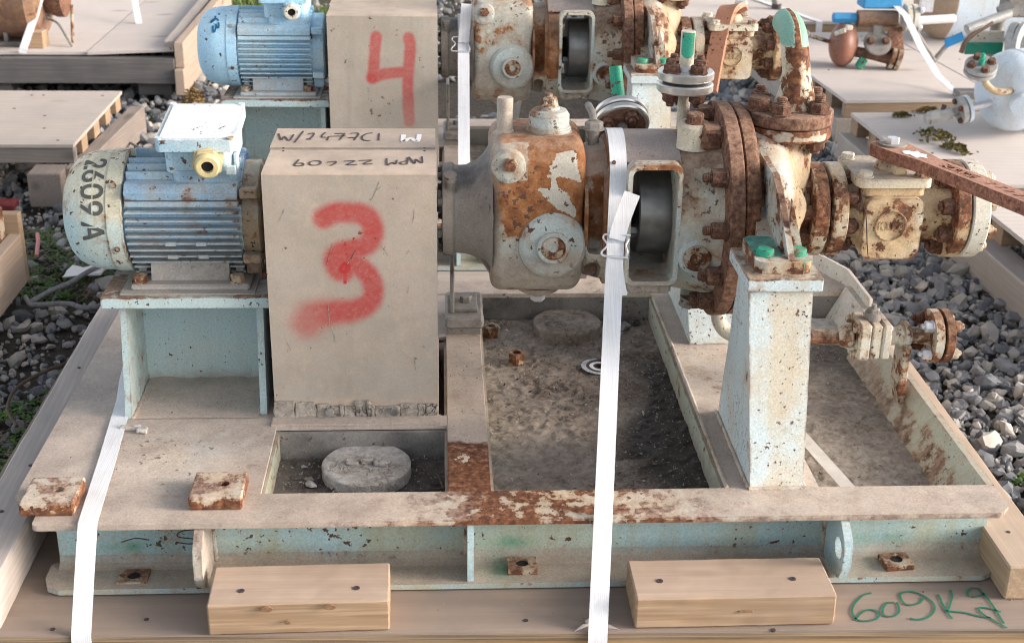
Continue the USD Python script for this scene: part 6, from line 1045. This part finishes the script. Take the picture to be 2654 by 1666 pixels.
part(t, 'shell', sub(lathe([(.0, .262), (1.3, .262)], (3.50, 5.25, .11), X, 64), .08), M['vessel']); part(t, 'domed_end', sub(lathe([(0, .0), (.004, .10), (.03, .18), (.07, .235), (.11, .262), (.125, .266), (.13, .266)], (3.37, 5.25, .11), X, 64), .03), M['brown_pale'], 'domed end stained pale brown', smooth=50); part(t, 'clamp_band', cat([box(3.30, 3.37, 5.0, 5.03, .03, .24, .004)]), M['zinc'])
t = thing('vessel', 'white pressure vessel with rounded end lying on the right pallet', 'vessel', (3.3, 3.3, -.15)); ax = np.array([.93, .36, .03]); ax /= np.linalg.norm(ax); p0 = np.array([2.990, 3.20, .026])
part(t, 'shell', sub(lathe([(0, 0), (.003, .045), (.012, .085), (.030, .120), (.058, .148), (.09, .162), (.125, .166), (.60, .166)], p0, ax, 64), .02), M['vessel'], smooth=50); part(t, 'weld_seam', cat([tube(np.array([p0 + ax * .128 + .1665 * (math.cos(a) * frame(ax)[1] + math.sin(a) * frame(ax)[2]) for a in np.linspace(0, 6.25, 60)]), .0022, 6)]), M['vessel'])
nd = np.array([-1, -.08, -.24]); nd /= np.linalg.norm(nd); n0 = np.array([2.945, 3.19, -.022])
part(t, 'nozzle', cyl(n0 - nd * .09, n0 + nd * .06, .017, 16), M['zinc']); part(t, 'nozzle_flange', lathe([(0, .053), (.002, .056), (.016, .056), (.018, .053)], n0 + nd * .034, nd, 32), M['vessel']); part(t, 'nozzle_gasket', cyl(n0 + nd * .052, n0 + nd * .056, .049, 24), M['black']); part(t, 'nozzle_flange', lathe([(0, .053), (.002, .056), (.022, .056), (.024, .053)], n0 + nd * .056, nd, 32), M['steel_dull']); part(t, 'hex_adapter', lathe([(0, .016), (.03, .017), (.032, .027), (.125, .028), (.130, .023), (.142, .023)], n0 + nd * .08, nd, 6), M['steel_dull']); part(t, 'adapter_screw', cyl(n0 + nd * .15 + [0, 0, .02], n0 + nd * .15 + [.004, 0, .042], .010, 10), M['ink'])
for k in range(4): tt = .5 + k * math.pi / 2; d_, a_, e_ = frame(nd); part(t, 'flange_nut', hexnut(n0 + nd * .080 + .041 * (math.cos(tt) * a_ + math.sin(tt) * e_), nd, .020, .012), M['bolt'])
part(t, 'elbow', tube(curve([p0 + [.10, -.06, .035], p0 + [.03, -.09, .030], p0 + [-.02, -.095, .036], p0 + [-.055, -.09, .062], p0 + [-.068, -.08, .10]], 6), .014, 14), M['cream']); part(t, 'end_boss', lathe([(-.02, .05), (.012, .045), (.016, .03)], p0 + ax * .0 + [.09, -.13, -.02], (-.3, -1, -.1), 24), M['vessel'])
fd = np.array([-.12, -.42, .90]); fp = p0 + [-.075, -.06, .128]
part(t, 'elbow_flange', cat([lathe([(0, .060), (.002, .064), (.016, .064), (.018, .060)], fp - fd * .03, fd, 36), lathe([(0, .060), (.002, .064), (.014, .064), (.016, .061)], fp - fd * .008, fd, 36)]), M['steel_dull'])
for k in range(4): tt = .35 + k * math.pi / 2; d_, a_, e_ = frame(fd); part(t, 'flange_nut', hexnut(fp + fd * .008 + .042 * (math.cos(tt) * a_ + math.sin(tt) * e_), fd, .028, .018), M['bolt'])
part(t, 'valve_stem', cat([cyl(fp + fd * .01, fp + fd * .04, .012, 12), cyl(fp + fd * .04, fp + fd * .06, .007, 10)]), M['green'])
for k, (u, v0, v1) in enumerate(((.02, .0, .5), (.045, .1, .3), (.07, .05, .45), (.10, .2, .6), (.13, .0, .4))):
    P = np.array([p0 + ax * (.155 + u * .8) + .1668 * (math.cos(a) * np.array([.0, -1, 0]) + math.sin(a) * np.array([0, 0, 1.])) for a in np.linspace(.45 + v0 * .5, .45 + v1 * .7, 6)]); n = np.array([(P_ - p0 - ax * ((P_ - p0) @ ax)) for P_ in P]); n /= np.linalg.norm(n, axis=1, keepdims=True); P = np.array([p0 + ax * ((q - p0) @ ax) + n_ * .1665 for q, n_ in zip(P, n)]); part(t, 'marker_stroke', ribbon(P, .007, n), M['ink_b'])
t = thing('pipe_valve', 'pipe and valve with a blue lever and green painted bracket at the right edge', 'valve', (3.2, 3.85, -.15))
part(t, 'tube', cyl((3.075, 3.75, .182), (3.28, 3.80, .245), .022, 16), M['steel_dull']); part(t, 'blue_lever', hull([(2.985, 3.74, .100), (2.985, 3.76, .135), (3.06, 3.74, .135), (3.06, 3.76, .17), (2.985, 3.72, .105), (3.06, 3.72, .14)]), M['blue']); part(t, 'lever_stem', tube(curve([(3.06, 3.74, .08), (3.075, 3.74, .13), (3.12, 3.75, .17), (3.19, 3.76, .21)], 5), .011, 10), M['brown']); part(t, 'bracket_plate', box(3.10, 3.27, 3.80, 3.815, .060, .165, .003), M['cream_pale']); part(t, 'green_band', box(3.10, 3.27, 3.797, 3.7995, .062, .115), M['green'])
part(t, 'ring_flange', cat([ringm((3.285, 3.74, .11), (3.31, 3.72, .115), .060, .105, 40), ringm((3.315, 3.715, .116), (3.33, 3.70, .118), .060, .105, 40), cyl((3.30, 3.73, .11), (3.33, 3.72, .11), .06)]), M['steel_dull']); part(t, 'hex_body', cat([lathe([(0, .03), (.06, .032)], (3.24, 3.82, .24), (.5, 0, .3), 6), box(3.27, 3.4, 3.82, 3.92, .22, .32, .01)]), M['dirty']); part(t, 'support_foot', cat([box(3.12, 3.4, 3.83, 3.92, -.148, -.12), cyl((3.26, 3.87, -.13), (3.26, 3.87, .22), .03)]), M['dirty'])
t = thing('pipe_stub', 'grey bent rod standing on the far right pallet', 'pipe', (2.74, 6.0, -.15)); part(t, 'rod', tube(curve([(2.74, 6.2, .06), (2.76, 6.15, -.02), (2.80, 6.1, -.13)], 5), .02, 10), M['dirty']); part(t, 'foot', cyl((2.80, 6.1, -.148), (2.80, 6.1, -.12), .03, 14), M['ink'])

# ------------------------------------------------------------------ litter, moss, twigs, bigger stones and weeds
def clump(x, y, z, w, d, h, seed, n=120):
    g = np.random.default_rng(seed); P = g.normal(size=(n, 2)) * [w / 2, d / 2]; ms = []
    for px, py in P:
        s = g.uniform(.010, .024); zz = z + max(0, h * (1 - (px / w) ** 2 - (py / d) ** 2)) * g.uniform(.2, 1); a = g.uniform(0, 6.28); dx, dy_ = s * math.cos(a), s * math.sin(a)
        ms.append(hull([(x + px, y + py, zz), (x + px + dx, y + py + dy_, zz + s * .5), (x + px - dy_ * .5, y + py + dx * .5, zz + s * .3), (x + px, y + py, zz + s * .7)]))
    return cat(ms)
for k, (x, y, w, d, h, lab, mt) in enumerate(((2.775, 3.14, .07, .12, .03, 'largest tuft of olive moss on the pallet under the white vessel', 'moss'), (2.80, 2.98, .045, .06, .02, 'olive moss tuft just in front of the largest one', 'moss'), (2.745, 3.50, .035, .012, .012, 'thin strip of brown moss near the corner of the vessel pallet', 'moss'), (2.89, 3.58, .05, .015, .016, 'golden moss strip against the front of the float valve pallet', 'moss2'))): single('moss_tuft', lab, 'moss', clump(x, y, -.148, w, d, h, 60 + k), M[mt], kind='stuff', smooth=False)
single('moss_tuft', 'golden brown moss clump in the gravel beside the upper left pallet', 'moss', clump(-.46, 4.52, -.36, .06, .06, .09, 71, 160), M['moss2'], kind='stuff', smooth=False); single('moss_tuft', 'brown moss under the drain valve flange on the gravel', 'moss', clump(2.03, .95, -.36, .05, .05, .05, 72), M['moss2'], kind='stuff', smooth=False)
single('twig', 'straight grey twig stuck in the olive moss on the pallet', 'twig', tube(curve([(2.765, 3.22, -.12), (2.775, 3.10, -.13), (2.80, 2.97, -.14)]), .004, 7), M['bark_grey'])
for k, (P, r, lab) in enumerate((([(-.545, 1.89, -.335), (-.50, 1.98, -.33), (-.46, 2.04, -.33), (-.42, 2.13, -.325), (-.35, 2.25, -.32)], .0085, 'long grey branch running up to the motor stand at the left'), ([(-.575, 1.945, -.34), (-.54, 1.875, -.335), (-.51, 1.87, -.335), (-.42, 1.865, -.33), (-.36, 1.83, -.33), (-.28, 1.86, -.33)], .0085, 'grey forked branch lying flat in the weeds at the left'), ([(-.35, 1.05, -.34), (-.395, 1.13, -.33), (-.405, 1.24, -.325), (-.36, 1.33, -.32), (-.26, 1.42, -.31)], .005, 'thin curved brown twig among the weeds at the far left'), ([(-.62, 3.72, -.32), (-.48, 3.5, -.31), (-.36, 3.42, -.31)], .006, 'pale twig sticking out from the empty grey pallet'))): single('twig', lab, 'twig', jitter(tube(curve(P, 5), r, 8), .0015, 60, k), M['bark'] if k == 2 else M['bark_grey'], smooth=60)
single('litter', 'torn white scrap lying on the ground by the left branches', 'litter', jitter(sub(prism([(-.50, 2.10), (-.38, 2.13), (-.37, 2.20), (-.42, 2.22), (-.45, 2.19), (-.49, 2.21)], 'z', -.335, -.330), .02), .006, 30, 5), M['white'], smooth=50); single('litter', 'thin pink strip of plastic hanging on stones at the left', 'litter', tube(curve([(-.665, 2.44, -.30), (-.645, 2.37, -.305), (-.625, 2.27, -.32)]), .007, 8), M['pink']); single('litter', 'dark red fragment in the shade under the grey pallet', 'litter', jitter(sub(box(-.96, -.86, 2.82, 2.90, -.345, -.315, .006), .02), .005, 30, 3), M['red_dark'])
gr = UsdGeom.PointInstancer.Define(stage, '/World/grit'); tag(gr.GetPrim(), 'fine flakes and grit scattered over the tray floors and deck', 'grit', kind='stuff')
gp_ = []
for k, mt in enumerate(('mud', 'cap', 'mud_dark', 'straw')):
    pp = f'/World/grit/flake_{k:03d}'; emit(pp, stone(800 + k, 9, .35), M[mt], np.zeros(3), smooth=False); gp_.append(Sdf.Path(pp))
gr.CreatePrototypesRel().SetTargets(gp_); P_, S_, I_ = [], [], []
for (xa, xb, ya, yb, zz, n) in ((.42, .755, .11, .37, -.068, 420), (.86, 1.29, .11, .55, -.068, 500), (.86, 1.29, .55, 1.1, -.068, 1300), (1.49, 1.74, .11, 1.05, -.068, 500), (-.04, .40, .12, .45, -.0005, 60), (.11, .37, .44, .59, .004, 160), (.772, .84, .3, 1.1, .0, 90), (.0, 1.9, -.11, -.005, -.1525, 60)):
    P_.append(np.stack([rng.uniform(xa, xb, n), rng.uniform(ya, yb, n), np.full(n, zz + Z0) + rng.uniform(0, .003, n) * (zz < -.06)], -1)); S_.append(np.clip(rng.lognormal(math.log(.0026), .5, n), .001, .009)[:, None] * np.array([1, .8, .8]) * (.6 if zz > -.01 or zz < -.1 else 1.)); I_.append(rng.choice(4, n, p=(.45, .25, .2, .1)))
P_, S_, I_ = np.vstack(P_), np.vstack(S_), np.concatenate(I_); q = rng.normal(size=(len(P_), 4)) * [1, .3, .3, 1]; q /= np.linalg.norm(q, axis=1, keepdims=True)
gr.CreatePositionsAttr(Vt.Vec3fArray.FromNumpy(P_.astype(np.float32))); gr.CreateScalesAttr(Vt.Vec3fArray.FromNumpy(S_.astype(np.float32))); gr.CreateProtoIndicesAttr(Vt.IntArray.FromNumpy(I_.astype(np.int32))); gr.CreateOrientationsAttr(Vt.QuathArray([Gf.Quath(float(a), float(b_), float(c_), float(d_)) for a, b_, c_, d_ in q]))
g = np.random.default_rng(77)
for side, lab, cnt, (xa, xb, ya, yb), grp in (('l', 'weathered limestone lump lying among weeds left of the pump pallet', 34, (-1.0, -.22, .45, 2.9), 'larger stones left of the pump pallet'), ('r', 'blue grey limestone lump lying on the gravel right of the pump pallet', 90, (1.93, 2.62, .2, 3.3), 'larger stones right of the pump pallet')):
    for k in range(cnt):
        s = float(np.clip(g.lognormal(math.log(.029), .35), .018, .065)); m = stone(500 + k + (side == 'r') * 200, 26, .6, True); m = rot(m, [0, 0, 1], g.uniform(0, 360), (0, 0, 0)); m.apply_scale(s); x, y = g.uniform(xa, xb), g.uniform(ya, yb); m.apply_translation((x, y, float(gz(x, y)) + s * .3 + .012)); single('large_stone', lab, 'stone', m, M['stone_mix'], group=grp, smooth=28)
lf = UsdGeom.PointInstancer.Define(stage, '/World/weeds'); tag(lf.GetPrim(), 'low green weeds and dead stalks growing through the stones', 'weeds', kind='stuff')
def tuft(seed, n, L, wd, up):
    g = np.random.default_rng(seed); V, F = [], []
    for _ in range(n):
        a = g.uniform(0, 6.28); e = g.uniform(.2, up); l = L * g.uniform(.5, 1.1); d = np.array([math.cos(a) * math.cos(e), math.sin(a) * math.cos(e), math.sin(e)]); s = np.array([-math.sin(a), math.cos(a), 0]) * wd * g.uniform(.6, 1.2); o = g.normal(size=3) * [.012, .012, 0]; i = len(V)
        V += [o - s * .3, o + s * .3, o + d * l * .5 + s, o + d * l * .5 - s, o + d * l - [0, 0, l * .25]]; F += [(i, i + 1, i + 2), (i, i + 2, i + 3), (i + 3, i + 2, i + 4)]
    return trimesh.Trimesh(V, F, process=False)
wp = []
for k, (mt, a) in enumerate((('leaf', (3, 14, .035, .006, 1.0)), ('leaf2', (4, 16, .028, .007, .8)), ('straw', (5, 8, .075, .0022, .22)), ('grass', (6, 22, .11, .003, 1.35)))):
    pp = f'/World/weeds/leaf_tuft_{k:03d}'; emit(pp, tuft(*a), M[mt], np.zeros(3), smooth=False); wp.append(Sdf.Path(pp))
lf.CreatePrototypesRel().SetTargets(wp); pos, idx, sc_ = [], [], []
for (xa, xb, ya, yb, n, pr_, s0) in ((-1.3, -.18, .3, 2.7, 4200, (.34, .28, .38, 0), .9), (-1.4, -.18, 2.7, 4.6, 90, (.4, .3, .3, 0), .8), (1.9, 2.6, .2, 3.2, 70, (.2, .1, .7, 0), .8), (-1.2, .7, 6.2, 8.6, 1500, (.1, .1, .1, .7), 1.3), (-3, 7, 7.6, 10, 1800, (.1, .1, .1, .7), 1.3)):
    x = rng.uniform(xa, xb, n); y = rng.uniform(ya, yb, n); k = meshkit.noise(np.stack([x * 2.1, y * 2.1, 0 * x], -1), 9) > .42; x, y = x[k], y[k]; pos.append(np.stack([x, y, gz(x, y) + Z0 + rng.uniform(.0, .03, len(x))], -1)); idx.append(rng.choice(4, len(x), p=pr_)); sc_.append(np.repeat(rng.uniform(.6, 1.3, (len(x), 1)) * s0, 3, 1))
pos, idx, sc_ = np.vstack(pos), np.concatenate(idx), np.vstack(sc_); an = rng.uniform(0, math.pi, len(pos))
lf.CreatePositionsAttr(Vt.Vec3fArray.FromNumpy(pos.astype(np.float32))); lf.CreateScalesAttr(Vt.Vec3fArray.FromNumpy(sc_.astype(np.float32))); lf.CreateProtoIndicesAttr(Vt.IntArray.FromNumpy(idx.astype(np.int32))); lf.CreateOrientationsAttr(Vt.QuathArray([Gf.Quath(float(math.cos(a)), 0., 0., float(math.sin(a))) for a in an]))
